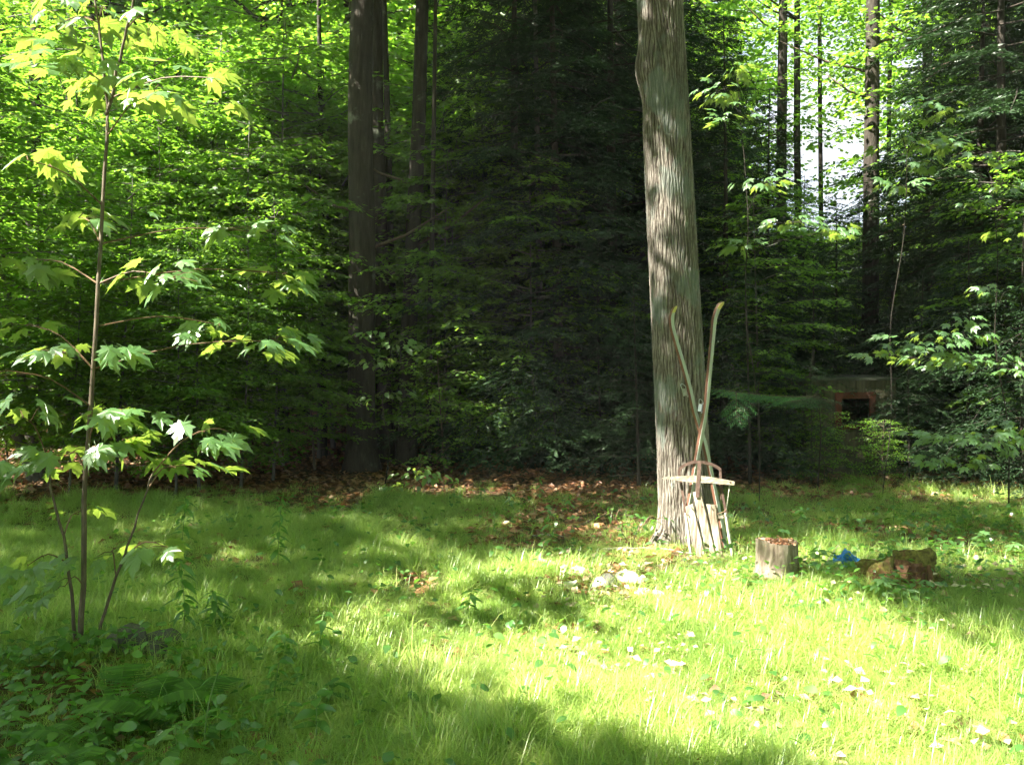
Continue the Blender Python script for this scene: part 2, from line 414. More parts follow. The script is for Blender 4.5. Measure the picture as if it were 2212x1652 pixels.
def layered(rng, z0, z1, R, nb, size, per=9, rise=0.25, droop=0.35, shape='under', flat=0.35, twigs=12, conifer=False):
    """branches that reach out level, with leaves lying in flat tiers; returns leaf arrays and branch paths"""
    P, D, N, Lg, W = [], [], [], [], []
    paths = []
    az = rng.uniform(0, 2 * PI)
    for i in range(nb):
        u = (i + rng.uniform(0, 1)) / nb
        z = z0 + (z1 - z0) * u
        az += 2.4 + rng.normal(0, 0.5)
        if shape == 'cone': ln = R * (1 - u) ** 0.75 * rng.uniform(0.7, 1.05) + 0.25
        elif shape == 'tall': ln = R * (0.35 + 0.65 * math.sin(PI * min(max(u * 0.95 + 0.08, 0), 1)) ** 0.7) * rng.uniform(0.6, 1.1)
        else: ln = R * (0.5 + 0.5 * math.sin(PI * (0.25 + 0.7 * u))) * rng.uniform(0.55, 1.1)
        rs = rise * rng.uniform(0.4, 1.5) if not conifer else rng.uniform(-0.1, 0.25)
        dr = droop * rng.uniform(0.6, 1.3)
        d0 = np.array([math.cos(az), math.sin(az), 0.0]); s0 = np.array([-d0[1], d0[0], 0.0])
        def bp(t): return d0 * (t * ln) + np.array([0, 0, z + ln * (rs * t - dr * t * t)]) + s0 * (0.08 * ln * math.sin(3 * t + i))
        paths.append([bp(0.0), bp(0.35), bp(0.7), bp(1.0)])
        nt = max(3, int(twigs * (ln / R + 0.25)))
        for j in range(nt + 1):
            t = 0.16 + 0.84 * (j + rng.uniform(-0.3, 0.3)) / nt
            t = min(t, 1.0)
            base = bp(t)
            side = 1 if j % 2 else -1
            ta = 0.0 if j == nt else side * rng.uniform(0.6, 1.05)
            td = d0 * math.cos(ta) + s0 * math.sin(ta); td[2] = rng.normal(-0.08, 0.10)
            tl = ln * rng.uniform(0.28, 0.45) * (1.15 - 0.7 * t) + 0.12
            n = max(3, int(per * (tl / 0.45)))
            q = (np.arange(n) + rng.uniform(0.2, 0.8, n)) / n
            pos = base[None] + td[None] * (q * tl)[:, None]
            pos[:, 2] -= (0.22 if conifer else 0.12) * q * q * tl
            sd = np.where(np.arange(n) % 2, 1.0, -1.0)
            ts = np.cross(td, [0, 0, 1.0]); ts /= np.linalg.norm(ts)
            dd = td[None] * 0.75 + ts[None] * (sd * rng.uniform(0.5, 1.0, n))[:, None]
            dd[:, 2] += rng.normal(-0.15, 0.16, n)
            nn = np.tile([0, 0, 1.0], (n, 1)) + rng.normal(0, flat, (n, 3))
            pos += rng.normal(0, 0.02 if not conifer else 0.008, (n, 3))
            P.append(pos); D.append(dd); N.append(nn)
            sc = size * rng.uniform(0.7, 1.25, n)
            Lg.append(sc); W.append(sc * (0.62 if not conifer else 0.30))
    return (np.concatenate(P), np.concatenate(D), np.concatenate(N), np.concatenate(Lg), np.concatenate(W)), paths

def crown_mesh(name, arr, mat):
    V, T = leaf_tris(*arr)
    return np_mesh(name, V, T, mat)

def trunk_mesh(name, h, r0, r1, paths, mat, bend=0.15, seg=10, flare=1.35, limb=0.012, rng=None, nring=14, top=None):
    mb = MB()
    a, b = rng.uniform(0, 6.28), rng.uniform(0, 6.28)
    def c(z): return Vector((bend * math.sin(z / h * 2.3 + a) - bend * math.sin(a), bend * math.sin(z / h * 1.9 + b) - bend * math.sin(b), z))
    zs = [-0.25, 0.0, 0.12, 0.3] + [h * (i + 1) / nring for i in range(nring)]
    zs = sorted(zs)
    mb.tube([c(z) for z in zs], [(r0 + (r1 - r0) * max(z, 0) / h) * (1 + (flare - 1) * math.exp(-max(z, 0) / 0.18)) for z in zs], seg, jit=0.05)
    for p in paths:
        q = [Vector(x) for x in p]
        off = c(max(q[0].z, 0)); off.z = 0
        ln = (q[-1] - q[0]).length
        rr = limb * (0.5 + ln * 0.5)
        mb.tube([q[0] + off, q[1] + off * 0.6, q[2] + off * 0.3, q[3]], [rr, rr * 0.75, rr * 0.5, rr * 0.2], 4, cap=False)
    return pd_mesh(name, mb.v, mb.f, mat, smooth=True)

PROTO = {}
def proto(kind, i):
    return PROTO[kind][i % len(PROTO[kind])]

def make_protos():
    rng = np.random.default_rng(5)
    PROTO['under'] = []
    for i in range(4):
        arr, paths = layered(rng, 0.85, 6.6, 2.2, 62, 0.12, per=9, rise=0.3, droop=0.3, twigs=13)
        PROTO['under'].append((trunk_mesh('understory_trunk', 6.6, 0.035, 0.008, paths, M['bark_grey'], rng=rng), crown_mesh('understory_crown', arr, M['leaf_beech'])))
    PROTO['bush'] = []
    for i in range(3):
        arr, paths = layered(rng, 0.2, 2.3, 1.2, 34, 0.08, per=9, rise=0.45, droop=0.3, twigs=10)
        PROTO['bush'].append((trunk_mesh('bush_stem', 2.3, 0.018, 0.005, paths, M['twig'], bend=0.06, rng=rng, limb=0.007), crown_mesh('bush_crown', arr, M['leaf_beech'])))
    PROTO['tall'] = []
    for i in range(4):
        arr, paths = layered(rng, 2.6 + i * 0.4, 15.5, 3.3, 105, 0.17, per=6, rise=0.35, droop=0.3, shape='tall', twigs=15, flat=0.5)
        PROTO['tall'].append((trunk_mesh('tall_trunk', 15.5, 0.15, 0.03, paths, M['bark_dark'], rng=rng, bend=0.3, limb=0.022), crown_mesh('tall_crown', arr, M['leaf_far'])))
    PROTO['hemlock'] = []
    for i in range(3):
        arr, paths = layered(rng, 0.3, 11.0, 2.6, 115, 0.095, per=22, droop=0.28, shape='cone', twigs=24, conifer=True, flat=0.45)
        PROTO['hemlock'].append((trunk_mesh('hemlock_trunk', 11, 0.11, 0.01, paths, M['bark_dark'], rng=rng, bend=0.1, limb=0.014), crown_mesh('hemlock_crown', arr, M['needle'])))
    PROTO['young_hemlock'] = []
    for i in range(2):
        arr, paths = layered(rng, 0.15, 3.6, 1.35, 48, 0.06, per=22, droop=0.3, shape='cone', twigs=14, conifer=True, flat=0.3)
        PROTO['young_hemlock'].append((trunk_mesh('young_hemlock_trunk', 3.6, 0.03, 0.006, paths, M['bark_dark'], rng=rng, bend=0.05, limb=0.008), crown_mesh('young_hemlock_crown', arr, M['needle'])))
make_protos()

def place_tree(kind, i, x, y, s, rz, name, label, group, cat='tree', stretch=1.0, tilt=(0, 0)):
    tm, cmh = proto(kind, i)
    o = empty(name, (x, y, g(x, y)), rz, label=label, cat=cat, group=group)
    o.scale = (s, s, s * stretch)
    o.rotation_euler = (tilt[0], tilt[1], rz)
    link(bpy.data.objects.new('trunk', tm), o)
    link(bpy.data.objects.new('crown', cmh), o)
    return o

# ------------------------------------------------------------------ unseen canopy, its leaf clumps placed to shape shade on the clearing
def in_poly(px, py, poly):
    ins = np.zeros(px.shape, bool)
    n = len(poly)
    for i in range(n):
        x0, y0 = poly[i]; x1, y1 = poly[(i + 1) % n]
        c = ((y0 > py) != (y1 > py)) & (px < (x1 - x0) * (py - y0) / (y1 - y0 + 1e-9) + x0)
        ins ^= c
    return ins

LIT = [(np.array(p) * 0.46293).tolist() for p in (
    [(780, 1290), (1010, 1215), (1150, 1225), (1400, 1160), (1560, 1150), (1760, 1240), (1960, 1290), (2240, 1390), (2500, 1400), (2600, 1900), (1800, 1800), (1700, 1720), (1400, 1680), (1090, 1610), (850, 1510), (720, 1430), (690, 1350)],
    [(2040, 1180), (2500, 1150), (2500, 1270), (2180, 1250), (2050, 1230)],
    [(1580, 1150), (1800, 1140), (2000, 1185), (1780, 1205)],
)]
HALF = [(np.array(p) * 0.46293).tolist() for p in (
    [(350, 1130), (900, 1090), (1000, 1210), (860, 1330), (620, 1300), (430, 1240)],
    [(200, 1270), (600, 1300), (800, 1390), (640, 1440), (260, 1390)],
    [(1000, 1100), (1420, 1090), (1420, 1200), (1020, 1210)],
    [(1000, 1440), (1500, 1590), (1480, 1640), (1000, 1530)],
    [(-400, 1180), (120, 1200), (120, 1300), (-400, 1330)],
)]
def openness(x, y):
    """how much sun is wanted at a spot on the ground (0 closed, 1 open); crown clumps are placed to match"""
    x = np.asarray(x, float); y = np.asarray(y, float)
    yy = np.maximum(y, 1.2)
    px = 512 + x / yy * F; py = HORY + CAMH * F / yy
    o = np.full(x.shape, 0.06)
    for q in HALF: o = np.where(in_poly(px, py, q), 0.42, o)
    for q in LIT: o = np.where(in_poly(px, py, q), 1.0, o)
    # the long opening that lets the sun run up the oak's trunk and into the saplings
    o = np.where((y > 6.9) & (y < 8.7) & (x > 1.0) & (x < 2.3), 1.0, o)
    st = 0.5 + 0.5 * np.sin(2.3 * x + 0.4)
    o = np.where((y > 7.2) & (y < 8.7) & (x >= 2.3) & (x < 6.5), 0.05 + 0.25 * st, o)
    o = np.where((y > 6.4) & (y < 7.4) & (x > 1.0) & (x < 3.3), 1.0, o)
    o = np.where((y > 7.9) & (y < 8.8) & (x > 2.5) & (x < 4.3), 1.0, o)
    # the wood behind the clearing
    left = (y >= 9.0) & (x < 2.2)
    o = np.where(left, np.where((x < 0.2) | (y < 13.2), 0.95, 0.25), o)
    o = np.where((y >= 9.0) & (y < 13.2) & (x > -0.9) & (x < 2.2), 0.35, o)
    o = np.where((y >= 8.7) & (y < 10.7) & (x < 2.2), 0.15, o)
    right = (y >= 8.8) & (x >= 2.2)
    o = np.where(right, 0.08, o)
    o = np.where((y > 8.8) & (y < 12.0) & (x > 4.8) & (x < 9.5), 1.0, o)     # shafts onto the right-hand saplings
    return o

canopy_trees = [   # unseen trees, crowns shaped for shade: x, y, trunk radius, label
    (-8.2, 2.6, 0.20, 'unseen tall maple with crown shaped to shade the near left of the clearing'),
    (-10.5, 8.2, 0.22, 'unseen broad leafy tree beyond the left side, crown shaped to shade the clearing'),
    (-4.6, -2.6, 0.20, 'unseen tall leafy tree behind the viewer, crown shaped to shade the foreground'),
    (-13.5, 4.5, 0.22, 'unseen large leafy tree farthest off to the left, crown shaped for shade'),
    (-10.8, 14.5, 0.20, 'unseen tall leafy tree past the left edge, crown shaped to shade the wood'),
]
SX, SY = -SUN.x / SUN.z, -SUN.y / SUN.z      # shadow offset per metre of height

def build_canopy():
    rng = np.random.default_rng(21)
    dens = 11.0
    x0, x1, y0, y1 = -13, 9.5, 1.0, 17.5
    n = int(dens * (x1 - x0) * (y1 - y0))
    ex = rng.uniform(x0, x1, n); ey = rng.uniform(y0, y1, n)
    op = openness(ex, ey)
    # coarse gaps so that half-open parts read as patches of sun, not as an even veil
    gap = 0.5 + 0.25 * (np.sin(2.9 * ex + 1.7 * ey) + np.sin(4.3 * ey - 2.2 * ex + 1.3)) + 0.22 * np.sin(7.1 * ex + 0.5) * np.sin(6.3 * ey)
    keep = (op < 0.99) & ((gap > (op - 0.06) * 1.05) | (op < 0.12)) | (rng.uniform(0, 1, n) < 0.004)
    keep &= ~((op > 0.99) & (rng.uniform(0, 1, n) > 0.003))
    ex, ey = ex[keep], ey[keep]; n = len(ex)
    h = rng.uniform(7.2, 12.5, n)
    h = np.maximum(h, 2.2 + 0.44 * (ey - 0.0))
    cx = ex - SX * h; cyy = ey - SY * h
    tr = np.array([[t[0], t[1]] for t in canopy_trees] + [[1.50, 7.56]])
    d = np.hypot(cx[:, None] - tr[None, :, 0], cyy[:, None] - tr[None, :, 1])
    own = d.argmin(1)
    res = []
    for k in range(len(tr)):
        s = np.where(own == k)[0]
        m = 62
        C = np.stack([cx[s], cyy[s], h[s]], 1)
        if len(C) == 0: res.append(None); continue
        P = np.repeat(C, m, 0) + rng.normal(0, 1, (len(C) * m, 3)) * [0.24, 0.24, 0.14]
        P -= [tr[k, 0], tr[k, 1], 0]
        N = np.tile([0, 0, 1.0], (len(P), 1)) + rng.normal(0, 0.4, (len(P), 3))
        D = rng.normal(0, 1, (len(P), 3)) * [1, 1, 0.3]
        L = 0.15 * rng.uniform(0.75, 1.2, len(P))
        # limbs reaching for groups of clumps
        C2 = C - [tr[k, 0], tr[k, 1], 0]
        limbs = []
        idx = rng.choice(len(C2), min(40, len(C2)), replace=False)
        for i in idx:
            e = Vector(C2[i]); b = Vector((0, 0, max(e.z * 0.55, 5.0)))
            m1 = b.lerp(e, 0.35) + Vector((0, 0, 0.5)); m2 = b.lerp(e, 0.7) + Vector((0, 0, 0.3))
            ok = True
            for q in (b, b.lerp(m1, 0.5), m1, m1.lerp(m2, 0.5), m2, m2.lerp(e, 0.5), e):
                if float(openness(q.x + tr[k, 0] + SX * q.z, q.y + tr[k, 1] + SY * q.z)) > 0.9: ok = False
            if ok and len(limbs) < 12: limbs.append([b, m1, m2, e])
        res.append(((P, D, N, L, L * 0.68), limbs))
    return res
CAN = build_canopy()
rngc = np.random.default_rng(3)
for k, (x, y, r, lab) in enumerate(canopy_trees):
    if CAN[k] is None: continue
    arr, limbs = CAN[k]
    o = empty('shade_tree', (x, y, g(x, y)), label=lab, cat='tree')
    link(bpy.data.objects.new('trunk', trunk_mesh('shade_trunk', 13.5, r, 0.05, limbs, M['bark_dark'], rng=rngc, bend=0.25, limb=0.010)), o)
    link(bpy.data.objects.new('crown', crown_mesh('shade_crown', arr, M['leaf_beech'])), o)

# ------------------------------------------------------------------ the oak in the clearing
OAK = Vector((1.50, 7.56, 0))
def oak_center(z):
    # photo: the trunk leans a little to the left as it rises
    zz = min(max(z, 0), 14)
    return OAK.x - 0.05 * zz, OAK.y + 0.01 * zz
def build_oak():
    root = empty('oak_tree', (OAK.x, OAK.y, g(OAK.x, OAK.y)), label='tall oak with ridged grey bark and lichen that the skis and sled lean on', cat='tree')
    rng = np.random.default_rng(8)
    na, nz = 300, 460
    A = np.linspace(0, 2 * PI, na, endpoint=False)
    zt = np.concatenate([np.linspace(-0.2, 5.6, nz - 40), np.linspace(5.75, 13, 40)])
    AA, ZZ = np.meshgrid(A, zt)
    r = np.interp(ZZ, [-0.2, 0, 0.15, 0.35, 0.8, 2.0, 3.6, 5.0, 13], [0.34, 0.32, 0.272, 0.242, 0.225, 0.216, 0.205, 0.195, 0.08])
    # roots
    fl = np.exp(-np.maximum(ZZ, 0) / 0.13)
    r = r + fl * (0.085 * np.cos(AA * 5 + 0.8) + 0.03 * np.cos(AA * 3 + 2.1))
    # burl on the left near the top of the view
    da = np.angle(np.exp(1j * (AA - PI * 1.02)))
    r = r + 0.045 * np.exp(-(da / 0.5) ** 2 - ((ZZ - 4.05) / 0.17) ** 2) - 0.012 * np.exp(-(da / 0.6) ** 2 - ((ZZ - 3.75) / 0.15) ** 2)
    # interlaced ridges that run upwards
    w = AA + 0.06 * np.sin(1.3 * ZZ + 2 * np.sin(AA * 2)) + 0.022 * np.sin(4.1 * ZZ + 3 * AA) + 0.014 * np.sin(15 * ZZ + 7 * AA) + 0.008 * np.sin(37 * ZZ + 13 * AA)
    rid = 1 - np.abs(np.sin(w * 21 + 0.8 * np.sin(ZZ * 5.7 + AA * 4) + 0.6 * np.sin(ZZ * 19 + AA * 9)))
    rid2 = 1 - np.abs(np.sin(w * 37 - 1.3 * np.sin(ZZ * 7.1 - AA * 3) + 0.7 * np.sin(ZZ * 27 + AA * 17)))
    brk = 0.5 + 0.5 * np.sin(ZZ * 31 + 6 * np.sin(w * 17) + 5 * np.sin(AA * 11))
    f = 0.55 * rid ** 1.6 + 0.45 * rid2 ** 1.6 + 0.26 * brk ** 3
    f = f + rng.normal(0, 0.05, f.shape)
    f = (f - f.min()) / (f.max() - f.min())
    depth = 0.015
    r = r - depth * f
    cxs = np.array([oak_center(z)[0] - OAK.x for z in zt])[:, None]
    cys = np.array([oak_center(z)[1] - OAK.y for z in zt])[:, None]
    V = np.stack([cxs + r * np.cos(AA), cys + r * np.sin(AA), ZZ], -1).reshape(-1, 3)
    i = np.arange(na * nz).reshape(nz, na)
    j = np.roll(i, -1, 1)
    Q = np.stack([i[:-1], j[:-1], j[1:], i[1:]], -1).reshape(-1, 4)
    me = np_mesh('oak_trunk', V, Q, M['bark_oak'], smooth=True)
    a = me.attributes.new('ridge', 'FLOAT', 'POINT')
    a.data.foreach_set('value', ((0.45 - 0.75 * f)).astype(np.float32).ravel())
    link(bpy.data.objects.new('trunk', me), root)
    rg = np.random.default_rng(77)
    P = []
    limbs = []
    for k in range(14):
        az = k * 2.4; e = Vector((-0.7 + math.cos(az) * rg.uniform(1.2, 2.6), math.sin(az) * rg.uniform(1.2, 2.6), rg.uniform(8.5, 13.5)))
        b = Vector((-0.065 * (6 + k * 0.4), 0.05, 6.0 + k * 0.45))
        limbs.append([b, b.lerp(e, 0.4) + Vector((0, 0, 0.2)), b.lerp(e, 0.75) + Vector((0, 0, 0.2)), e])
    mb = MB()
    for l in limbs: mb.tube(l, [0.07, 0.05, 0.035, 0.012], 7)
    mb.build('limbs', M['bark_dark'], root, smooth=True)
    if CAN[-1] is not None:
        link(bpy.data.objects.new('crown', crown_mesh('oak_crown', CAN[-1][0], M['leaf_beech'])), root)  # crown out of view, clumps placed for the shade they throw
    return root
oak = build_oak()

# ------------------------------------------------------------------ leaf shapes
def maple_leaf_mesh(name, mat, cup=0.10, droop=0.16, seed=0):
    """five pointed lobes, midrib fold and drooping tips; unit leaf, stalk end at the origin, tip towards +Y"""
    rr = random.Random(seed)
    out = [(0, 0.0), (0.16, -0.08), (0.30, -0.10), (0.27, 0.04), (0.46, 0.10), (0.60, 0.16), (0.46, 0.24), (0.50, 0.36), (0.56, 0.56), (0.62, 0.74), (0.42, 0.62), (0.34, 0.60), (0.22, 0.46),
           (0.20, 0.62), (0.24, 0.74), (0.12, 0.84), (0.0, 1.12)]
    pts = [(x * 0.9, y) for x, y in out] + [(-x * 0.9, y) for x, y in reversed(out[1:-1])]
    c = (0, 0.20)
    V = []
    def z(x, y):
        r2 = (x * x + (y - 0.3) ** 2)
        return -droop * (max(y - 0.25, 0) ** 2 + 0.8 * x * x) - cup * abs(x) * 0.25 + 0.02 * math.sin(9 * x + 7 * y + seed)
    V.append((c[0], c[1], z(*c) + 0.015))
    V.append((0, 0.62, z(0, 0.62) + 0.01))
    for x, y in pts:
        x2 = x + rr.uniform(-0.015, 0.015); V.append((x2, y, z(x2, y)))
    n = len(pts)
    Fc = []
    for i in range(n):
        a, b = i, (i + 1) % n
        ym = (pts[a][1] + pts[b][1]) / 2; xm = abs(pts[a][0] + pts[b][0]) / 2
        hub = 1 if (ym > 0.5 and xm < 0.20) else 0
        Fc.append((hub, 2 + a, 2 + b))
    # close the strip between both hubs
    ia = [i for i in range(n) if abs(pts[i][0] - 0.22 * 0.9) < 1e-6 and abs(pts[i][1] - 0.46) < 1e-6][0]
    ib = [i for i in range(n) if abs(pts[i][0] + 0.22 * 0.9) < 1e-6 and abs(pts[i][1] - 0.46) < 1e-6][0]
    Fc += [(0, 2 + ia, 1), (0, 1, 2 + ib)]
    # stalk
    k = len(V)
    V += [(-0.008, 0.0, 0), (0.008, 0.0, 0), (0.006, -0.45, -0.06), (-0.006, -0.45, -0.06)]
    Fc += [(k, k + 1, k + 2, k + 3)]
    return pd_mesh(name, V, Fc, mat)

def oval_leaf_mesh(name, mat, w=0.5, droop=0.25, tip=0.15, n=5, seed=0):
    V = [(0, 0, 0)]; Fc = []
    rows = []
    for i in range(1, n):
        t = i / n
        hw = w / 2 * math.sin(PI * t ** 0.85) * (1 - tip * t)
        zc = -droop * t * t
        rows.append((len(V), len(V) + 1, len(V) + 2))
        V += [(-hw, t, zc + hw * 0.22), (0, t, zc), (hw, t, zc + hw * 0.22)]
    V.append((0, 1, -droop)); last = len(V) - 1
    a = rows[0]; Fc += [(0, a[1], a[0]), (0, a[2], a[1])]
    for p, q in zip(rows, rows[1:]):
        Fc += [(p[0], p[1], q[1], q[0]), (p[1], p[2], q[2], q[1])]
    p = rows[-1]; Fc += [(p[0], p[1], last), (p[1], p[2], last)]
    return pd_mesh(name, V, Fc, mat, smooth=True)

MAPLE = [maple_leaf_mesh('maple_leaf', M['leaf_maple'], cup=c, droop=d, seed=s) for s, (c, d) in enumerate(((0.1, 0.2), (0.25, 0.35), (0.4, 0.25), (0.15, 0.5)))]
OVAL = [oval_leaf_mesh('oval_leaf', M['herb'], w, d, seed=s) for s, (w, d) in enumerate(((0.48, 0.2), (0.42, 0.35), (0.55, 0.28)))]
OVALP = [oval_leaf_mesh('pale_oval_leaf', M['herb_pale'], w, d) for (w, d) in ((0.48, 0.2), (0.42, 0.35))]
LANCE = [oval_leaf_mesh('lance_leaf', M['herb'], w, d) for (w, d) in ((0.30, 0.25), (0.32, 0.45))]
BEECH = [oval_leaf_mesh('beech_leaf', M['leaf_maple'], w, d) for (w, d) in ((0.62, 0.18), (0.55, 0.3))]

def leaf_obj(me, loc, direction, normal, size, parent, name='leaf'):
    d = Vector(direction).normalized(); n = Vector(normal)
    x = d.cross(n)
    if x.length < 1e-4: x = d.orthogonal()
    x.normalize(); z = x.cross(d)
    R = Matrix((x, d, z)).transposed().to_4x4()
    o = bpy.data.objects.new(name, me)
    o.matrix_local = Matrix.Translation(Vector(loc)) @ R @ Matrix.Scale(size, 4)
    link(o, parent)
    return o

# ------------------------------------------------------------------ young trees with leaves one can pick apart
def sapling(name, base, stems, clusters, label, cat='tree', leafs=MAPLE, size=0.14, bark='sap_bark', limit=300, twig='stem_red', out=None, group=None, rs=1, dense=1.0):
    """stems: list of (points, r0, r1); clusters: (centre, rx, ry, rz, n)"""
    rr = random.Random(rs)
    base = Vector(base)
    root = empty(name, base, label=label, cat=cat, group=group)
    spine = []
    for pts, r0, r1 in stems:
        P = smooth_path(pts, 18)
        P = [p + Vector((rr.uniform(-1, 1), rr.uniform(-1, 1), 0)) * 0.004 for p in P]
        mb = MB(); m = len(P)
        mb.tube([p - base for p in P], [r0 + (r1 - r0) * i / (m - 1) for i in range(m)], 9, jit=0.06)
        mb.build('stem', M[bark], root, smooth=True)
        spine += P[2:]
    for (c, rx, ry, rz, n) in clusters:
        c = Vector(c)
        best = min(spine, key=lambda p: (p - c).length + max(0, p.z - c.z + 0.05) * 2)
        path = smooth_path([best, best.lerp(c, 0.5) + Vector((0, 0, 0.05)), c], 7)
        mb = MB(); mb.tube([p - base for p in path], [0.0042, 0.004, 0.0036, 0.0033, 0.003, 0.0026, 0.0018], 5)
        # side twigs
        out_d = (c - best); out_d.z *= 0.3
        out_d = out_d.normalized() if out_d.length > 0.01 else Vector((1, 0, 0))
        nt = max(2, n // 3)
        tips = []
        for k in range(nt):
            a = rr.uniform(0, 2 * PI)
            e = c + Vector((math.cos(a) * rx * 0.6, math.sin(a) * ry * 0.6, rr.uniform(-0.5, 0.6) * rz))
            b = path[4 if k % 2 else 6]
            mb.tube([b - base, b.lerp(e, 0.5) - base + Vector((0, 0, 0.01)), e - base], [0.003, 0.0022, 0.0012], 4)
            tips.append(e)
        mb.build('branch', M[twig], root)
        for k in range(int(n * dense + 0.5)):
            t = tips[k % len(tips)]
            a = rr.uniform(0, 2 * PI)
            p = t + Vector((math.cos(a) * rx, math.sin(a) * ry, 0)) * rr.uniform(0.1, 0.95) + Vector((0, 0, rr.uniform(-0.7, 0.7) * rz))
            d = (p - c); d.z = 0
            d = (d.normalized() if d.length > 0.02 else Vector((math.cos(a), math.sin(a), 0))) * 1.0 + out_d * 0.4
            d.z = -rr.uniform(0.15, 0.75)
            nrm = Vector((rr.uniform(-0.6, 0.6), rr.uniform(-0.8, 0.3), 1.0))
            leaf_obj(leafs[rr.randrange(len(leafs))], p - base, d, nrm, size * rr.uniform(0.55, 1.15), root)
    return root

def D(dx, dy, Y): return disp(dx, dy, Y)

b0 = D(172, 1440, 4.5); b0.z = g(b0.x, b0.y)
stems = [([b0 - Vector((0, 0, 0.05)), D(178, 1300, 4.5), D(182, 1150, 4.5), D(186, 1000, 4.5), D(200, 820, 4.52), D(212, 600, 4.55), D(225, 400, 4.6), D(232, 240, 4.6)], 0.0155, 0.008),
         ([D(232, 240, 4.6), D(222, 120, 4.6), D(205, 0, 4.62), D(190, -120, 4.65)], 0.009, 0.004),
         ([D(232, 250, 4.6), D(262, 110, 4.55), D(290, 0, 4.5), D(310, -120, 4.5)], 0.009, 0.004),
         ([D(166, 1432, 4.52), D(156, 1300, 4.55), D(140, 1170, 4.6), D(112, 1060, 4.65), D(98, 980, 4.7)], 0.010, 0.005),
         ([D(200, 1410, 4.55), D(240, 1275, 4.5), D(285, 1150, 4.45), D(330, 1020, 4.4)], 0.009, 0.004)]
def C(dx, dy, Y, rx, rz, n, ry=None):
    s = 0.46293 / F * Y
    return (D(dx, dy, Y), rx * s, (ry if ry is not None else 0.22), rz * s, n)
clusters = [C(120, 150, 4.5, 90, 30, 11), C(230, 185, 4.7, 90, 40, 12), C(330, 205, 4.4, 80, 40, 9), C(462, 168, 4.4, 30, 25, 4), C(60, 345, 4.3, 70, 40, 6),
            C(230, 20, 4.6, 90, 40, 8), C(120, 60, 4.9, 80, 40, 7), C(330, 50, 4.6, 60, 40, 5), C(170, 470, 4.9, 100, 40, 7), C(60, 560, 5.0, 90, 30, 6),
            C(555, 500, 5.0, 70, 26, 6), C(620, 590, 5.0, 70, 45, 8), C(365, 600, 4.5, 110, 30, 9), C(580, 735, 4.8, 80, 40, 11), C(470, 700, 5.0, 80, 20, 6),
            C(70, 700, 4.8, 60, 30, 4), C(120, 765, 4.5, 110, 25, 9), C(15, 800, 4.2, 25, 30, 2), C(230, 890, 4.4, 90, 30, 9), C(50, 900, 4.5, 60, 50, 6),
            C(455, 925, 4.6, 60, 35, 6), C(380, 1010, 4.6, 90, 25, 7), C(150, 980, 4.5, 120, 35, 10), C(270, 960, 4.5, 70, 40, 6), C(70, 1010, 4.6, 60, 30, 5),
            C(60, 1220, 4.3, 60, 15, 4), C(140, 1265, 4.4, 50, 20, 4), C(240, 1190, 4.6, 110, 12, 6), C(360, 1180, 4.3, 70, 15, 4), C(170, 1110, 4.7, 40, 14, 3)]
sapling('maple_sapling', b0, stems, clusters, 'slender maple sapling with large pale green leaves in the near left', size=0.132, rs=4, dense=1.45)

# right-hand young trees with leaves caught by the sun
def rsap(dx, dyb, Y, top, clusters, label, size=0.092, name='maple_sapling', leafs=MAPLE, group=None, r=0.008, rs=3):
    b = D(dx, dyb, Y); b.z = g(b.x, b.y)
    t = D(top[0], top[1], Y + 0.1)
    return sapling(name, b, [([b - Vector((0, 0, 0.05)), b.lerp(t, 0.25) + Vector((0.05, 0.03, 0)), b.lerp(t, 0.5) - Vector((0.05, 0, 0)), b.lerp(t, 0.75) + Vector((0.03, 0, 0)), t], r, 0.003)], clusters, label, leafs=leafs, size=size, rs=rs, twig='bark_dark', bark='bark_dark', group=group, dense=3.0)
rsap(2260, 1150, 9.2, (2230, 640), [C(2010, 735, 9.0, 95, 18, 16, 0.4), C(1900, 765, 9.2, 55, 12, 8, 0.4), C(2100, 775, 9.1, 110, 16, 18, 0.4), C(2190, 800, 9.0, 60, 20, 10, 0.4), C(1940, 745, 8.8, 50, 14, 8, 0.3), C(2060, 700, 9.3, 40, 12, 6, 0.3), C(2010, 770, 9.1, 100, 14, 14, 0.4)],
     'young maple whose level leafy branch catches the sun at right', rs=6)
rsap(2300, 1170, 8.2, (2290, 800), [C(2040, 940, 8.2, 60, 16, 10, 0.3), C(2100, 950, 8.1, 70, 18, 12, 0.3), C(2170, 960, 8.2, 60, 16, 9, 0.3), C(2090, 1000, 8.0, 50, 16, 8, 0.3), C(2010, 985, 8.4, 45, 10, 5, 0.3), C(2200, 925, 8.3, 40, 14, 5, 0.3)],
     'low young maple with bright leaf sprays below the level branch at right', rs=7)
rsap(2180, 1160, 9.6, (2140, 380), [C(2120, 350, 9.6, 60, 20, 7, 0.3), C(2170, 410, 9.6, 50, 20, 7, 0.3), C(2100, 440, 9.5, 40, 14, 5, 0.3), C(2160, 620, 9.6, 40, 12, 4, 0.3), C(2190, 500, 9.8, 40, 15, 4, 0.3)],
     'thin-stemmed sapling with a few pale leaves near the right edge', rs=8, r=0.009)
rsap(1905, 1120, 10.5, (1960, 330), [C(1980, 300, 10.6, 60, 14, 9, 0.4), C(2010, 350, 10.6, 60, 14, 9, 0.4), C(1960, 400, 10.4, 60, 12, 8, 0.4), C(1930, 250, 10.6, 50, 14, 8, 0.4), C(2040, 235, 10.8, 55, 12, 6, 0.4), C(2060, 310, 10.8, 55, 12, 8, 0.4)],
     'slim maple with sunlit leaves below the gap of bright sky', rs=9, size=0.12, r=0.005)
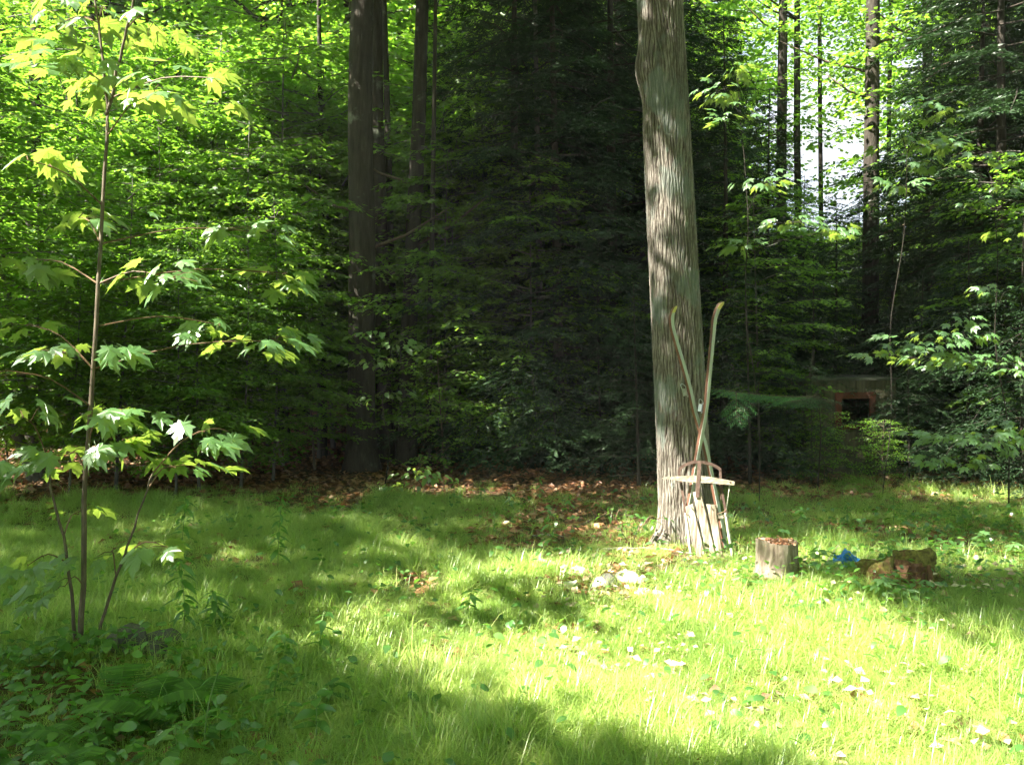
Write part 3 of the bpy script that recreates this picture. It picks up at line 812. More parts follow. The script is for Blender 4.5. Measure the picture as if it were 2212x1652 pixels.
rsap(1640, 1110, 10.0, (1600, 260), [C(1570, 190, 10, 50, 14, 9, 0.4), C(1590, 150, 10, 40, 12, 7, 0.4), C(1560, 260, 10, 45, 12, 6, 0.4), C(1660, 390, 9.8, 60, 14, 9, 0.4), C(1720, 480, 9.8, 50, 14, 9, 0.4), C(1790, 500, 9.8, 45, 12, 6, 0.4), C(1600, 530, 9.9, 50, 12, 6, 0.4)],
     'slim maple growing just right of the oak with sunlit tiers of leaves', rs=10, size=0.115)
rsap(900, 1055, 10.8, (905, 985), [C(890, 1020, 10.8, 50, 14, 9, 0.35), C(940, 1035, 10.7, 40, 12, 8, 0.3), C(860, 1050, 10.6, 35, 10, 6, 0.3)],
     'low leafy seedling on the shaded leaf litter right of the double trunk', rs=11, size=0.10, leafs=BEECH, r=0.006, name='beech_seedling')
rsap(830, 1040, 11.4, (840, 700), [C(810, 780, 11.4, 60, 14, 9, 0.4), C(850, 745, 11.4, 50, 12, 7, 0.4), C(790, 720, 11.2, 40, 10, 6, 0.3), C(830, 850, 11.2, 50, 14, 7, 0.3)],
     'beech sapling in front of the double trunk with glossy leaves', rs=12, size=0.12, leafs=BEECH, r=0.008, name='beech_sapling')

# ------------------------------------------------------------------ hemlock spray right of the skis
def hemlock_spray():
    b = D(1765, 1050, 10.8); b.z = g(b.x, b.y)
    root = empty('young_hemlock', b, label='young hemlock with a sunlit feathery bough beside the skis', cat='tree')
    rng = np.random.default_rng(31)
    t = D(1765, 810, 10.8)
    MB().tube([Vector((0, 0, -0.05)), (t - b) * 0.5 + Vector((0.05, 0, 0)), t - b], [0.012, 0.009, 0.003], 8).build('trunk', M['bark_dark'], root, smooth=True)
    def bough(name, p0, p1, sag, ln, mat, nt=16, size=0.045):
        P, Dd, N, L = [], [], [], []
        p0 = np.array(p0 - b); p1 = np.array(p1 - b)
        ax = unit((p1 - p0)[None])[0]; sd = np.cross(ax, [0, 0, 1.0]); sd /= np.linalg.norm(sd)
        def q(t): return p0 + (p1 - p0) * t + np.array([0, 0, -sag * 4 * t * (t - 1) * -1]) * -1 * -1
        mb = MB(); mb.tube([Vector(q(x)) for x in (0, 0.25, 0.5, 0.75, 1)], [0.005, 0.004, 0.003, 0.002, 0.0012], 5)
        for i in range(nt):
            tt = 0.1 + 0.9 * i / (nt - 1)
            s = 1 if i % 2 else -1
            d = ax * 0.8 + sd * s * 0.9 + np.array([0, 0, -0.25 + rng.normal(0, 0.1)]); d /= np.linalg.norm(d)
            tl = ln * (1.2 - tt) * rng.uniform(0.8, 1.15) + 0.05
            e = q(tt)
            mb.tube([Vector(e), Vector(e + d * tl)], [0.0025, 0.001], 3)
            for j in range(int(tl / 0.022)):
                u = (j + 0.5) / int(tl / 0.022)
                pp = e + d * tl * u + np.array([0, 0, -0.25 * u * u * tl])
                for s2 in (-1, 1):
                    cr = np.cross(d, [0, 0, 1.0]); cr /= np.linalg.norm(cr)
                    dd = d * 0.7 + cr * s2 + np.array([0, 0, rng.normal(-0.25, 0.15)])
                    sl = 0.03 + 0.05 * (1 - u) * rng.uniform(0.5, 1.2)
                    for k in range(4):
                        pk = pp + unit(dd[None])[0] * sl * k / 3
                        for s3 in (-1, 1):
                            d3 = unit(dd[None])[0] + s3 * 0.9 * d + np.array([0, 0, rng.normal(0, 0.2)])
                            P.append(pk); Dd.append(d3); N.append([rng.normal(0, .3), rng.normal(0, .3), 1]); L.append(size * 0.52)
        V, T = leaf_tris(np.array(P), np.array(Dd), np.array(N), np.array(L), np.array(L) * 0.32)
        br = mb.build('branch', M['twig'], root)
        o = bpy.data.objects.new('needles', np_mesh('needles', V, T, mat)); link(o, br); o['kind'] = 'stuff'
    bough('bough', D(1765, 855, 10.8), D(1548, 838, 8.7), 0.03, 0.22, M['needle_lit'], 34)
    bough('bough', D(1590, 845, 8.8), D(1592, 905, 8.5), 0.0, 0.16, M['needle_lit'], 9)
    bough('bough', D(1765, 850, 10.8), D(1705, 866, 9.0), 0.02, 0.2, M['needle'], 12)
hemlock_spray()

# ------------------------------------------------------------------ the wood: trunks that can be told apart
def named_trunk(name, label, pts_px, wpx, Y, mat='bark_dark', H=None, crown=None, ci=0, s=1.0, cat='tree', branches=0, ext=6.0, cn=40):
    """pts_px: centre line in the 2212 px view, from the ground upwards"""
    P = [D(x, y, Y) for x, y in pts_px]
    b = P[0].copy(); b.z = g(b.x, b.y)
    root = empty(name, b, label=label, cat=cat)
    P[0] = Vector((b.x, b.y, b.z - 0.1))
    P = smooth_path(P, 16)
    r = wpx * 0.46293 / F * Y / 2
    top = P[-1]; dirv = (P[-1] - P[-3]).normalized()
    n = len(P)
    rad = [r * (1.25 - 0.35 * i / n) * (1 + 0.5 * math.exp(-max(p.z - b.z, 0) / 0.2)) for i, p in enumerate(P)]
    P2 = P + [top + dirv * ext]; rad2 = rad + [rad[-1] * 0.45]
    MB().tube([p - b for p in P2], rad2, 16, jit=0.05).build('trunk', M[mat], root, smooth=True)
    rr = random.Random(ci)
    for k in range(branches):
        p = P[rr.randrange(6, 15)] - b
        a = rr.uniform(-0.6, 0.6) + (0 if rr.random() < 0.5 else PI)
        e = p + Vector((math.cos(a), math.sin(a), 0.5)) * rr.uniform(0.8, 1.6)
        MB().tube([p, p.lerp(e, 0.5) - Vector((0, 0, 0.08)), e], [0.03, 0.02, 0.006], 5).build('branch', M['twig'], root, smooth=True)
    if crown:
        rng = np.random.default_rng(100 + ci)
        z0 = crown
        arr, paths = layered(rng, z0, top.z + ext, 2.2, cn, 0.12, per=6, shape='tall', twigs=12)
        off = np.array([top.x - b.x, top.y - b.y, 0]); arr = (arr[0] + off, *arr[1:])
        link(bpy.data.objects.new('crown', crown_mesh(name + '_crown', arr, M['leaf_beech'])), root)
    return root

named_trunk('double_trunk_tree', 'thickest dark trunk with flared foot left of centre', [(782, 1018), (780, 850), (782, 500), (778, 250), (783, 0)], 52, 13.3, crown=7.5, ci=1, branches=2)
named_trunk('double_trunk_tree', 'dark trunk pressed close against the right side of the thickest trunk', [(835, 990), (828, 800), (822, 500), (815, 250), (812, 0)], 28, 14.2, crown=8, ci=2)
named_trunk('slim_tree', 'slim dark stem just right of the thickest trunk', [(858, 1010), (856, 850), (846, 600), (842, 450), (838, 300)], 15, 14.6, ci=3)
named_trunk('beech_tree', 'straight dark trunk with a pale streak in the middle of the left woods', [(878, 960), (882, 760), (893, 500), (905, 250), (912, 0)], 30, 13.9, crown=9, ci=4, branches=3)
named_trunk('slim_tree', 'thin dark stem between the straight trunk and the dark hemlocks', [(925, 950), (928, 700), (933, 520), (935, 400), (938, 200)], 10, 13.6, ci=5)
named_trunk('dark_tree', 'broad black trunk among the dark hemlocks in the middle', [(1270, 960), (1270, 700), (1268, 400), (1262, 200), (1258, 0)], 44, 15.5, ci=6)
named_trunk('dark_tree', 'slim dark trunk rising just left of the oak', [(1352, 950), (1350, 600), (1345, 300), (1338, 100), (1335, 0)], 20, 17.5, ci=7, crown=9)
named_trunk('slim_tree', 'thin stem with pale sunlit patch low between the hemlocks', [(1168, 960), (1166, 800), (1165, 600), (1163, 450)], 13, 14.5, mat='bark_grey', ci=8)
named_trunk('pine_tree', 'dark trunk standing against the bright gap of sky', [(1882, 1010), (1880, 700), (1882, 400), (1884, 200), (1886, 0)], 30, 15.5, ci=9, branches=4, crown=3.6)
named_trunk('slim_tree', 'slim dark trunk left of the bright sky gap', [(1690, 980), (1688, 600), (1688, 350), (1690, 160), (1692, 0)], 20, 17, ci=10, branches=2, crown=4.5)
named_trunk('slim_tree', 'thin trunk at the left rim of the bright sky gap', [(1728, 980), (1726, 600), (1722, 300), (1722, 100), (1722, 0)], 13, 18, ci=11, branches=2, crown=4.2)
named_trunk('pine_tree', 'dark trunk right of the bright sky gap', [(2010, 990), (2008, 700), (2006, 400), (2004, 200), (2002, 0)], 20, 16, ci=12, branches=3, crown=4.0)
named_trunk('slim_tree', 'slim tree beyond the sky gap whose high leaves close its top on the left', [(1775, 960), (1775, 600), (1772, 300), (1770, 0)], 9, 20, ci=21, crown=8.6, cn=75)
named_trunk('slim_tree', 'slim tree beyond the sky gap whose high leaves close its top on the right', [(1925, 960), (1922, 600), (1920, 300), (1925, 0)], 9, 20.5, ci=22, crown=8.2, cn=75)
named_trunk('slim_tree', 'dark trunk at the far left of the woods behind the leaves', [(72, 960), (74, 700), (72, 400), (76, 200), (80, 0)], 26, 15, ci=13, branches=2)
named_trunk('slim_tree', 'thin dark trunk second from the left in the leafy woods', [(150, 960), (152, 700), (150, 450), (150, 200)], 16, 16.5, ci=14)
named_trunk('leaning_tree', 'grey leaning trunk at the far left edge of the clearing', [(82, 1030), (52, 975), (20, 900), (-20, 800), (-60, 700)], 18, 12.0, mat='bark_grey', ci=15)
named_trunk('leaning_tree', 'darker leaning trunk beside the grey one at the far left', [(106, 1028), (84, 970), (62, 880), (40, 780), (20, 660)], 17, 12.2, mat='bark_grey', ci=16)
named_trunk('slim_tree', 'thin leaning pole in the dark woods at right', [(1712, 1080), (1722, 1000), (1738, 900), (1752, 800)], 8, 12.5, ci=17, ext=0.3)
named_trunk('slim_tree', 'thin tree in the leafy tangle left of the thickest trunk', [(700, 960), (698, 700), (694, 400), (690, 100)], 10, 15.5, ci=18)

# pale forked shrub
def forked_shrub():
    b = D(612, 1005, 13.0); b.z = g(b.x, b.y)
    root = empty('forked_shrub', b, label='pale bare forked branches of a shrub above the sunny leaf litter', cat='shrub')
    for pts in ([(612, 1005), (590, 930), (560, 880), (520, 840), (480, 800)], [(600, 960), (570, 890), (545, 850), (520, 790)], [(565, 885), (530, 850), (500, 845), (470, 815)], [(590, 925), (572, 880), (552, 830), (530, 760)]):
        P = smooth_path([D(x, y, 13.0 + 0.1 * i) - b for i, (x, y) in enumerate(pts)], 9)
        MB().tube(P, [0.03 - 0.0025 * i for i in range(9)], 6, jit=0.05).build('branch', M['twig_pale'], root, smooth=True)
forked_shrub()

# ------------------------------------------------------------------ the wood: fill
def fill_woods():
    r = random.Random(42)
    k = 0
    U = 'leafy understory trees behind the clearing'
    lab_u = 'small beech of the understory with level tiers of leaves in the left woods'
    for (dx, Y, s) in ((-120, 10.2, 0.8), (150, 10.4, 0.42), (380, 10.6, 0.45), (430, 10.8, 0.5), (520, 11.3, 0.5), (620, 14.8, 1.1), (720, 16.5, 1.15), (300, 15.6, 1.15), (390, 17.5, 1.2), (120, 17.5, 1.2), (810, 17.5, 1.2), (1100, 16.2, 1.0), (1000, 14.6, 0.8), (-60, 11.5, 1.0), (1150, 13.4, 0.7), (1640, 12.9, 0.6), (2230, 12.4, 0.7), (1500, 15.5, 0.9), (90, 12.0, 0.65), (250, 10.9, 0.6), (330, 13.2, 0.8), (540, 13.6, 0.8), (590, 12.4, 0.6), (690, 15.2, 1.1), (180, 14.5, 1.1), (20, 17.5, 1.2), (470, 16, 1.15), (580, 17, 1.2), (960, 15.0, 0.95), (1040, 17.5, 1.1), (970, 14.0, 0.75)):
        x = (dx * 0.46293 - 512) / F * Y
        place_tree('under', k, x, Y, s, r.uniform(0, 6.28), 'understory_tree', lab_u, U); k += 1
    B = 'low leafy bushes along the edge of the woods'
    for (dx, Y, s) in ((150, 12.6, 0.6), (520, 12.6, 0.55), (20, 12.8, 0.9), (680, 13.5, 1.0), (960, 12.6, 0.8), (1120, 13.5, 0.9), (1780, 11.4, 0.4), (1905, 11.3, 0.36), (1000, 15, 1.2)):
        x = (dx * 0.46293 - 512) / F * Y
        place_tree('bush', k, x, Y, s, r.uniform(0, 6.28), 'bush', 'low bush with small layered leaves at the shaded edge of the woods', B, 'bush'); k += 1
    Hm = 'dark hemlocks in the middle and right of the woods'
    for (dx, Y, s) in ((1120, 14.6, 1.0), (1210, 13.6, 0.9), (1330, 14.6, 1.05), (1060, 18, 1.1), (1400, 16.5, 1.1), (1260, 18, 1.2), (1560, 13.4, 0.62), (1660, 14.5, 0.55), (1800, 15.5, 0.42), (1930, 15.0, 0.42), (2110, 14.2, 0.85), (2170, 13.4, 1.0), (2280, 14.5, 1.1), (1480, 18, 1.0), (2120, 17, 1.15), (1740, 19, 0.52), (1860, 20, 0.50), (1180, 21, 1.2), (2010, 19, 0.55), (2240, 18, 1.2)):
        x = (dx * 0.46293 - 512) / F * Y
        place_tree('hemlock', k, x, Y, s, r.uniform(0, 6.28), 'hemlock', 'dark hemlock with drooping needled boughs in the shaded woods', Hm); k += 1
    for (dx, Y, s) in ((1300, 12.8, 0.8), (1380, 11.8, 0.75), (1120, 13.8, 0.7), (1620, 11.8, 0.8), (1760, 13.4, 0.9), (1752, 11.5, 0.45), (1965, 11.6, 0.5), (1980, 12.8, 0.8), (2090, 11.8, 0.9), (2210, 11.0, 0.95), (1220, 14.5, 0.9), (980, 14.2, 0.8), (2330, 10.5, 1.0), (1480, 13.2, 1.0)):
        x = (dx * 0.46293 - 512) / F * Y
        place_tree('young_hemlock', k, x, Y, s, r.uniform(0, 6.28), 'young_hemlock', 'young hemlock with low feathery boughs in the dark understory', 'young hemlocks in the dark understory'); k += 1
    T = 'tall trees deep in the woods'
    lab_t = 'tall leafy tree deep in the woods, its crown lit by the sun'
    cnt = 0
    for row, (Y, step) in enumerate(((19, 2.8), (23, 3.0), (27.5, 3.4), (33, 4.0), (40, 4.6), (48, 5.0), (58, 5.5))):
        x = -0.66 * Y + r.uniform(0, 2)
        while x < 0.66 * Y:
            xx, yy = x + r.uniform(-1, 1), Y + r.uniform(-1.6, 1.6)
            az = xx / yy * F + 512
            if (762 < az < 948 and Y < 35) or 762 < az < 942 or (row == 0 and az > 560):
                x += step; continue
            place_tree('tall', k, xx, yy, r.uniform(0.85, 1.2), r.uniform(0, 6.28), 'tall_tree', lab_t, T); k += 1; cnt += 1
            x += step
    # lower growth that closes the view between the trunks
    for Y in (19, 21.5, 24, 27, 31, 36, 42, 50, 60):
        x = -0.64 * Y
        while x < 0.64 * Y:
            xx, yy = x + r.uniform(-1, 1), Y + r.uniform(-1.5, 1.5)
            az = xx / yy * F + 512
            s = r.uniform(0.8, 1.1) * (1.0 if Y < 30 else 1.3 if Y < 45 else 1.6)
            if 740 < az < 960: s = min(s, (0.014 * yy * 12 + 1.2) / 6.6)
            place_tree('under', k, xx, yy, s, r.uniform(0, 6.28), 'understory_tree', 'small leafy tree far back between the trunks of the woods', 'small trees far back in the woods'); k += 1
            x += 2.5 + Y * 0.035
fill_woods()

def number_labels():
    ordn = ['first', 'second', 'third', 'fourth', 'fifth', 'sixth', 'seventh', 'eighth', 'ninth', 'tenth', 'eleventh', 'twelfth', 'thirteenth', 'fourteenth', 'fifteenth', 'sixteenth', 'seventeenth', 'eighteenth', 'nineteenth', 'twentieth']
    tens = ['twenty-first', 'twenty-second', 'twenty-third', 'twenty-fourth', 'twenty-fifth', 'twenty-sixth', 'twenty-seventh', 'twenty-eighth', 'twenty-ninth', 'thirtieth', 'thirty-first', 'thirty-second', 'thirty-third', 'thirty-fourth']
    ordn += tens
    for grp, text in (('leafy understory trees behind the clearing', '%s small beech from the left among those just behind the clearing'),
                      ('low leafy bushes along the edge of the woods', '%s low leafy bush from the left along the shaded wood edge'),
                      ('dark hemlocks in the middle and right of the woods', '%s dark hemlock from the left in the shaded woods'),
                      ('young hemlocks in the dark understory', '%s young hemlock from the left in the dark understory')):
        obs = [o for o in scene.objects if o.get('group') == grp]
        obs.sort(key=lambda o: o.location.x / o.location.y)
        for i, o in enumerate(obs): o['label'] = text % ordn[i]
number_labels()

def woods_around():
    r = random.Random(8)
    spots = [(8.5, 1.0), (10.5, 5.5), (9.0, -4.5), (4.0, -7.0), (-1.5, -8.5), (-7.5, -7.5), (13.5, 9.5), (14.5, 1.5), (12.5, -8.5), (3.0, -13.0), (-5.0, -14.0), (-13.5, -6.5),
             (-24, 0), (-25, 7), (-26, 14), (-20, -10), (18.5, 14.0), (19.5, 6.0), (20, -3), (-27, 22), (24, 18)]
    for i, (x, y) in enumerate(spots):
        place_tree('tall', i, x, y, r.uniform(0.95, 1.15), r.uniform(0, 6.28), 'tall_tree', 'leafy tree of the wood that rings the clearing on its open sides', 'trees ringing the clearing outside the view')
woods_around()

# ------------------------------------------------------------------ shed in the dark
def shed():
    Y = 12.4
    p0 = unp(806, 0, Y).x; p1 = unp(896, 0, Y).x
    cx = (p0 + p1) / 2; w = p1 - p0
    z0 = g(cx, Y)
    root = empty('shed', (cx, Y, z0), label='small weathered board shed with red-framed square opening in the dark at right', cat='shed')
    H = 1.36
    zo0, zo1 = CAMH + (HORY - 423) / F * Y - z0, CAMH + (HORY - 397) / F * Y - z0
    xo0, xo1 = unp(840, 0, Y).x - cx, unp(869, 0, Y).x - cx
    n = 9; bw = w / n
    for i in range(n):
        a = -w / 2 + i * bw; b = a + bw - 0.008
        off = random.uniform(-0.004, 0.004)
        if b > xo0 and a < xo1:
            MB().box(((a + b) / 2, off, zo0 / 2), (b - a, 0.022, zo0)).build('board', M['shed_board'], root)
            MB().box(((a + b) / 2, off, (zo1 + H) / 2), (b - a, 0.022, H - zo1)).build('board', M['shed_board'], root)
        else:
            MB().box(((a + b) / 2, off, H / 2), (b - a, 0.022, H)).build('board', M['shed_board'], root)
    for sx in (-1, 1):
        MB().box((sx * (w / 2 - 0.02), 0.62, H / 2), (0.03, 1.18, H)).build('side_wall', M['shed_board'], root)
    MB().box((0, 1.2, H / 2), (w - 0.1, 0.03, H)).build('back_wall', M['shed_board'], root)
    fr = MB().box(((xo0 + xo1) / 2, -0.03, zo1 + 0.03), (xo1 - xo0 + 0.16, 0.03, 0.09)).box((xo0 - 0.035, -0.03, (zo0 + zo1) / 2 - 0.01), (0.085, 0.028, zo1 - zo0)).box((xo1 + 0.035, -0.03, (zo0 + zo1) / 2 - 0.01), (0.085, 0.028, zo1 - zo0))
    fr.box(((xo0 + xo1) / 2, -0.03, zo0 - 0.045), (xo1 - xo0 + 0.16, 0.03, 0.07)).build('opening_frame', M['shed_red'], root)
    rf = MB()
    R = Matrix.Rotation(math.radians(2), 3, 'X')
    rf.box((0, 0.62, H + 0.02), (w + 0.06, 1.35, 0.03), R).build('roof', M['shed_roof'], root)
shed()

# ------------------------------------------------------------------ skis
def ski(label, pts, Y0, Y1, yaw, binding_t, flip=1):
    """pts: centre line (1024 px frame) from the tail up to the tip, ski base (running side) turned to the viewer"""
    n0 = len(pts)
    zs = []
    P = []
    for i, (x, y) in enumerate(pts):
        t = i / (n0 - 1)
        P.append(unp(x, y, Y0 + (Y1 - Y0) * t))
    N = 40
    P = smooth_path(P, N)
    base = P[0].copy()
    root = empty('ski', base, label=label, cat='ski', group='pair of old cross-country skis')
    ax = (P[N // 2] - P[2]).normalized()
    # face normal of the running side: towards the viewer, turned so that the left edge shows
    nrm = Vector((math.sin(yaw), -math.cos(yaw), 0)); nrm = (nrm - ax * nrm.dot(ax)).normalized()
    side = ax.cross(nrm).normalized()
    if side.x < 0: side = -side
    def strip(wfun, t0, t1, i0, i1, name, mat, parent):
        V, Fc = [], []
        for i in range(i0, i1):
            u = i / (N - 1)
            w = wfun(u) / 2
            p = P[i] - base
            for a, b in ((-w, t0), (w, t0), (w, t1), (-w, t1)):
                V.append(p + side * a + nrm * b)
        m = i1 - i0
        for i in range(m - 1):
            for k in range(4):
                a, b = i * 4 + k, i * 4 + (k + 1) % 4
                Fc.append((a, b, b + 4, a + 4))
        Fc += [(3, 2, 1, 0), tuple((m - 1) * 4 + k for k in range(4))]
        mb = MB(); mb.add(V, Fc)
        return mb.build(name, mat, parent)
    wf = lambda u: 0.041 + 0.010 * abs(u - 0.5) if u < 0.93 else (0.046 * math.sqrt(max(0.0, 1 - ((u - 0.93) / 0.07) ** 2)) + 0.004)
    kt = int(N * 0.90)
    strip(wf, -0.022, -0.001, 0, N, 'body', M['ski_side'], root)
    strip(lambda u: wf(u) - 0.003, 0.0, 0.004, 0, kt, 'base', M['ski_base'], root)
    strip(lambda u: wf(u) - 0.003, 0.0, 0.004, kt - 1, N, 'tip', M['ski_tip'], root)
    # binding: toe plate, cheeks and sprung bail
    bi = P[int(N * binding_t)] - base
    q = bi - nrm * 0.022
    R = Matrix((side, nrm, ax)).transposed()
    bd = MB().box(q - nrm * 0.004, (0.055, 0.006, 0.085), R)
    bo = bd.build('binding', M['steel'], root)
    MB().box(q - nrm * 0.02 + side * 0.032, (0.006, 0.034, 0.06), R).box(q - nrm * 0.02 - side * 0.032, (0.006, 0.034, 0.06), R).build('cheek', M['steel'], bo)
    arc = [q - nrm * (0.03 + 0.02 * math.sin(PI * k / 8)) + side * (0.036 * math.cos(PI * k / 8)) + ax * (0.05 * math.sin(PI * k / 8) + 0.02) for k in range(9)]
    arc2 = [q - nrm * 0.012 + side * (flip * 0.03) + (side * flip * 0.034 * math.sin(PI * k / 8) + ax * (0.055 * math.cos(PI * k / 8))) for k in range(9)]
    MB().tube(arc, 0.0035, 6).tube(arc2, 0.004, 6).build('bail', M['steel'], bo, smooth=True)
    MB().box(q - nrm * 0.012 + side * flip * 0.036 - ax * 0.01, (0.03, 0.026, 0.05), R).build('clamp', M['steel'], bo)
    return root
def c1(x, y): return (612.3 + x * 0.10282, 284.4 + y * 0.10282)
def c2(x, y): return (632.1 + x * 0.10042, 426.7 + y * 0.10042)
ski('old ski whose curled tip rests in front of the oak trunk', [c2(940, 1290), c2(905, 1000), c2(862, 800), c2(800, 490), c2(730, 160), c1(815, 1250), c1(765, 1030), c1(715, 840), c1(655, 640), c1(600, 450), c1(586, 370), c1(585, 310), c1(600, 255), c1(622, 205)],
    7.17, 7.19, 0.85, 0.455, 1)
ski('old ski whose curled tip stands clear to the right of the trunk', [c2(556, 872), c2(590, 700), c2(628, 470), c2(665, 250), c2(700, 60), c1(905, 1290), c1(925, 1150), c1(948, 900), c1(968, 680), c1(985, 500), c1(1000, 350), c1(1018, 280), c1(1045, 215), c1(1083, 165)],
    7.13, 7.17, 0.80, 0.435, 1)

# ------------------------------------------------------------------ sled
def sled():
    YB, K, W = 6.93, 0.10, 0.50         # W: the sled is turned to face the left
    def S(x, y, off=0.0):
        px, py = c2(x, y)
        # point of the sled's slanting plane behind that spot, off metres in front (-) or behind (+)
        a = (HORY - py) / F
        bx = (px - 512) / F
        Y = (YB + K * CAMH + W * 1.62 + off * 1.1) / (1 - K * a + W * bx)
        return unp(px, py, Y)
    base = S(760, 1330); base.z = g(base.x, base.y)
    root = empty('sled', base, label='old wooden sled with rusty steel runners stood upright against the oak', cat='sled')
    nrm = Vector((-W, -1, K)).normalized()
    def board(name, quad, th, off, mat, parent=root, bow=0.0, split=8, label=None):
        """quad: bottom-left, bottom-right, top-right, top-left in crop pixels"""
        bl, br_, tr, tl = [S(*q, off) - base for q in quad]
        V, Fc = [], []
        rs = random.Random(len(name) + int(quad[0][0]))
        for i in range(split + 1):
            t = i / split
            l = bl.lerp(tl, t); r = br_.lerp(tr, t)
            wv = (r - l)
            e1, e2 = rs.uniform(-0.0022, 0.0022), rs.uniform(-0.0022, 0.0022)
            l = l + wv.normalized() * e1; r = r + wv.normalized() * e2
            if i in (0, split):
                sgn = 1 if i == 0 else -1
                ch = wv.length * 0.13
            b = nrm * bow * math.sin(PI * t)
            ins = wv.normalized() * 0.005
            V += [l + b, l + ins + nrm * th + b, r - ins + nrm * th + b, r + b, l + ins * 0.3 + nrm * th * 0.6 + b, r - ins * 0.3 + nrm * th * 0.6 + b]
        m = 6; order = [0, 4, 1, 2, 5, 3]
        for i in range(split):
            for k in range(6):
                a, b2 = i * m + order[k], i * m + order[(k + 1) % 6]
                Fc.append((a, b2, b2 + m, a + m))
        Fc += [tuple(reversed(order)), tuple(split * m + k for k in order)]
        mb = MB(); mb.add(V, Fc)
        return mb.build(name, M[mat], parent, label=label)
    board('crossbar', [(560, 905), (925, 903), (925, 868), (560, 874)], 0.022, 0.028, 'wood_cross')
    board('crossbar', [(585, 1288), (1000, 1290), (1000, 1255), (585, 1252)], 0.022, 0.028, 'wood_cross')
    board('slat', [(655, 1325), (745, 1332), (612, 758), (528, 790)], 0.016, 0.0, 'wood_old')
    board('slat', [(852, 1322), (912, 1300), (836, 772), (740, 764)], 0.016, 0.002, 'wood_old')
    board('slat', [(765, 1348), (855, 1344), (690, 640), (603, 645)], 0.016, -0.012, 'wood_old')
    board('rail', [(580, 1290), (606, 1275), (548, 850), (522, 852)], 0.024, 0.002, 'rail_paint')
    board('rail', [(988, 1298), (1018, 1302), (946, 850), (918, 852)], 0.024, 0.002, 'rail_paint')
    # flat steel strip that runs along a path
    def strap(name, pts, off, w, th=0.004, n=22, offs=None, mat='rust', horiz=None):
        P = smooth_path([S(x, y, (offs[i] if offs else off)) - base for i, (x, y) in enumerate(pts)], n)
        V, Fc = [], []
        for i, p in enumerate(P):
            t = (P[min(i + 1, n - 1)] - P[max(i - 1, 0)]).normalized()
            s = t.cross(nrm).normalized() * (w / 2)
            u = nrm * (th / 2)
            V += [p - s - u, p + s - u, p + s + u, p - s + u]
        for i in range(n - 1):
            for k in range(4):
                a, b = i * 4 + k, i * 4 + (k + 1) % 4
                Fc.append((a, b, b + 4, a + 4))
        Fc += [(3, 2, 1, 0), tuple((n - 1) * 4 + k for k in range(4))]
        mb = MB(); mb.add(V, Fc)
        return mb.build(name, M[mat], root, label=None)
    strap('runner', [(532, 850), (518, 740), (500, 640), (488, 550), (470, 470), (472, 425), (500, 398)], 0.03, 0.020, 0.005)
    strap('runner', [(934, 850), (915, 740), (897, 640), (884, 540), (880, 470), (878, 425)], 0.03, 0.020, 0.005)
    strap('front_bow', [(466, 436), (490, 402), (530, 374), (590, 352), (650, 344), (710, 350), (780, 366), (840, 392), (884, 426)], 0.026, 0.024, 0.005)
    strap('steering_strap', [(650, 700), (655, 600), (662, 500), (668, 400), (672, 338)], -0.040, 0.030, 0.004)
    strap('brace', [(884, 722), (878, 640), (870, 560)], 0.04, 0.009, 0.004)
    # steel runners behind the rails and the posts that hold them
    for (xa, ya, xb, yb) in ((612, 1330, 540, 880), (1010, 1400, 930, 870)):
        strap('runner', [(xa, ya), ((xa + xb) / 2, (ya + yb) / 2), (xb, yb)], 0.12, 0.014, 0.006, n=6)
    for (x, y) in ((540, 885), (597, 1265), (931, 885), (1004, 1270)):
        p, q = S(x, y, 0.02) - base, S(x, y, 0.12) - base
        MB().tube([p, q], 0.006, 6).build('stanchion', M['rust'], root)
    # steering bar with tapered ends
    pts = [(305, 507, 10), (360, 503, 24), (460, 508, 44), (560, 512, 62), (650, 516, 72), (740, 521, 66), (850, 534, 56), (950, 547, 46), (1012, 556, 40), (1026, 558, 32)]
    V, Fc = [], []
    for x, y, h in pts:
        a, b = S(x, y - h / 2, -0.014) - base, S(x, y + h / 2, -0.014) - base
        V += [b, b + nrm * 0.022, a + nrm * 0.022, a]
    for i in range(len(pts) - 1):
        for k in range(4):
            a, b = i * 4 + k, i * 4 + (k + 1) % 4
            Fc.append((a, b, b + 4, a + 4))
    Fc += [(3, 2, 1, 0), tuple((len(pts) - 1) * 4 + k for k in range(4))]
    sb = MB(); sb.add(V, Fc); bar = sb.build('steering_bar', M['wood_cross'], root)
    for (x, y) in ((978, 546), (660, 518)):
        p = S(x, y, -0.034) - base
        MB().tube([p + nrm * 0.0, p + nrm * 0.009], 0.0065, 8).build('bolt', M['rust'], bar)
    MB().tube([S(972, 572, -0.01) - base, S(955, 700, 0.0) - base, S(940, 815, 0.01) - base], 0.0028, 5).build('wire', M['rail_paint'], root, smooth=True)
    MB().tube([S(x, y, -0.005) - base for x, y in ((940, 815), (905, 845), (850, 862))], 0.003, 5).build('cord', M['stump_top'], root, smooth=True)
    for (x, y) in ((652, 684), (590, 800), (700, 790), (790, 800), (690, 1265), (800, 1280), (880, 1270), (556, 872), (932, 872), (600, 1262), (1000, 1275)):
        p = S(x, y, -0.03) - base
        MB().tube([p + nrm * -0.008, p + nrm * 0.003], 0.0048, 8).build('screw', M['rust'], root)
sled()

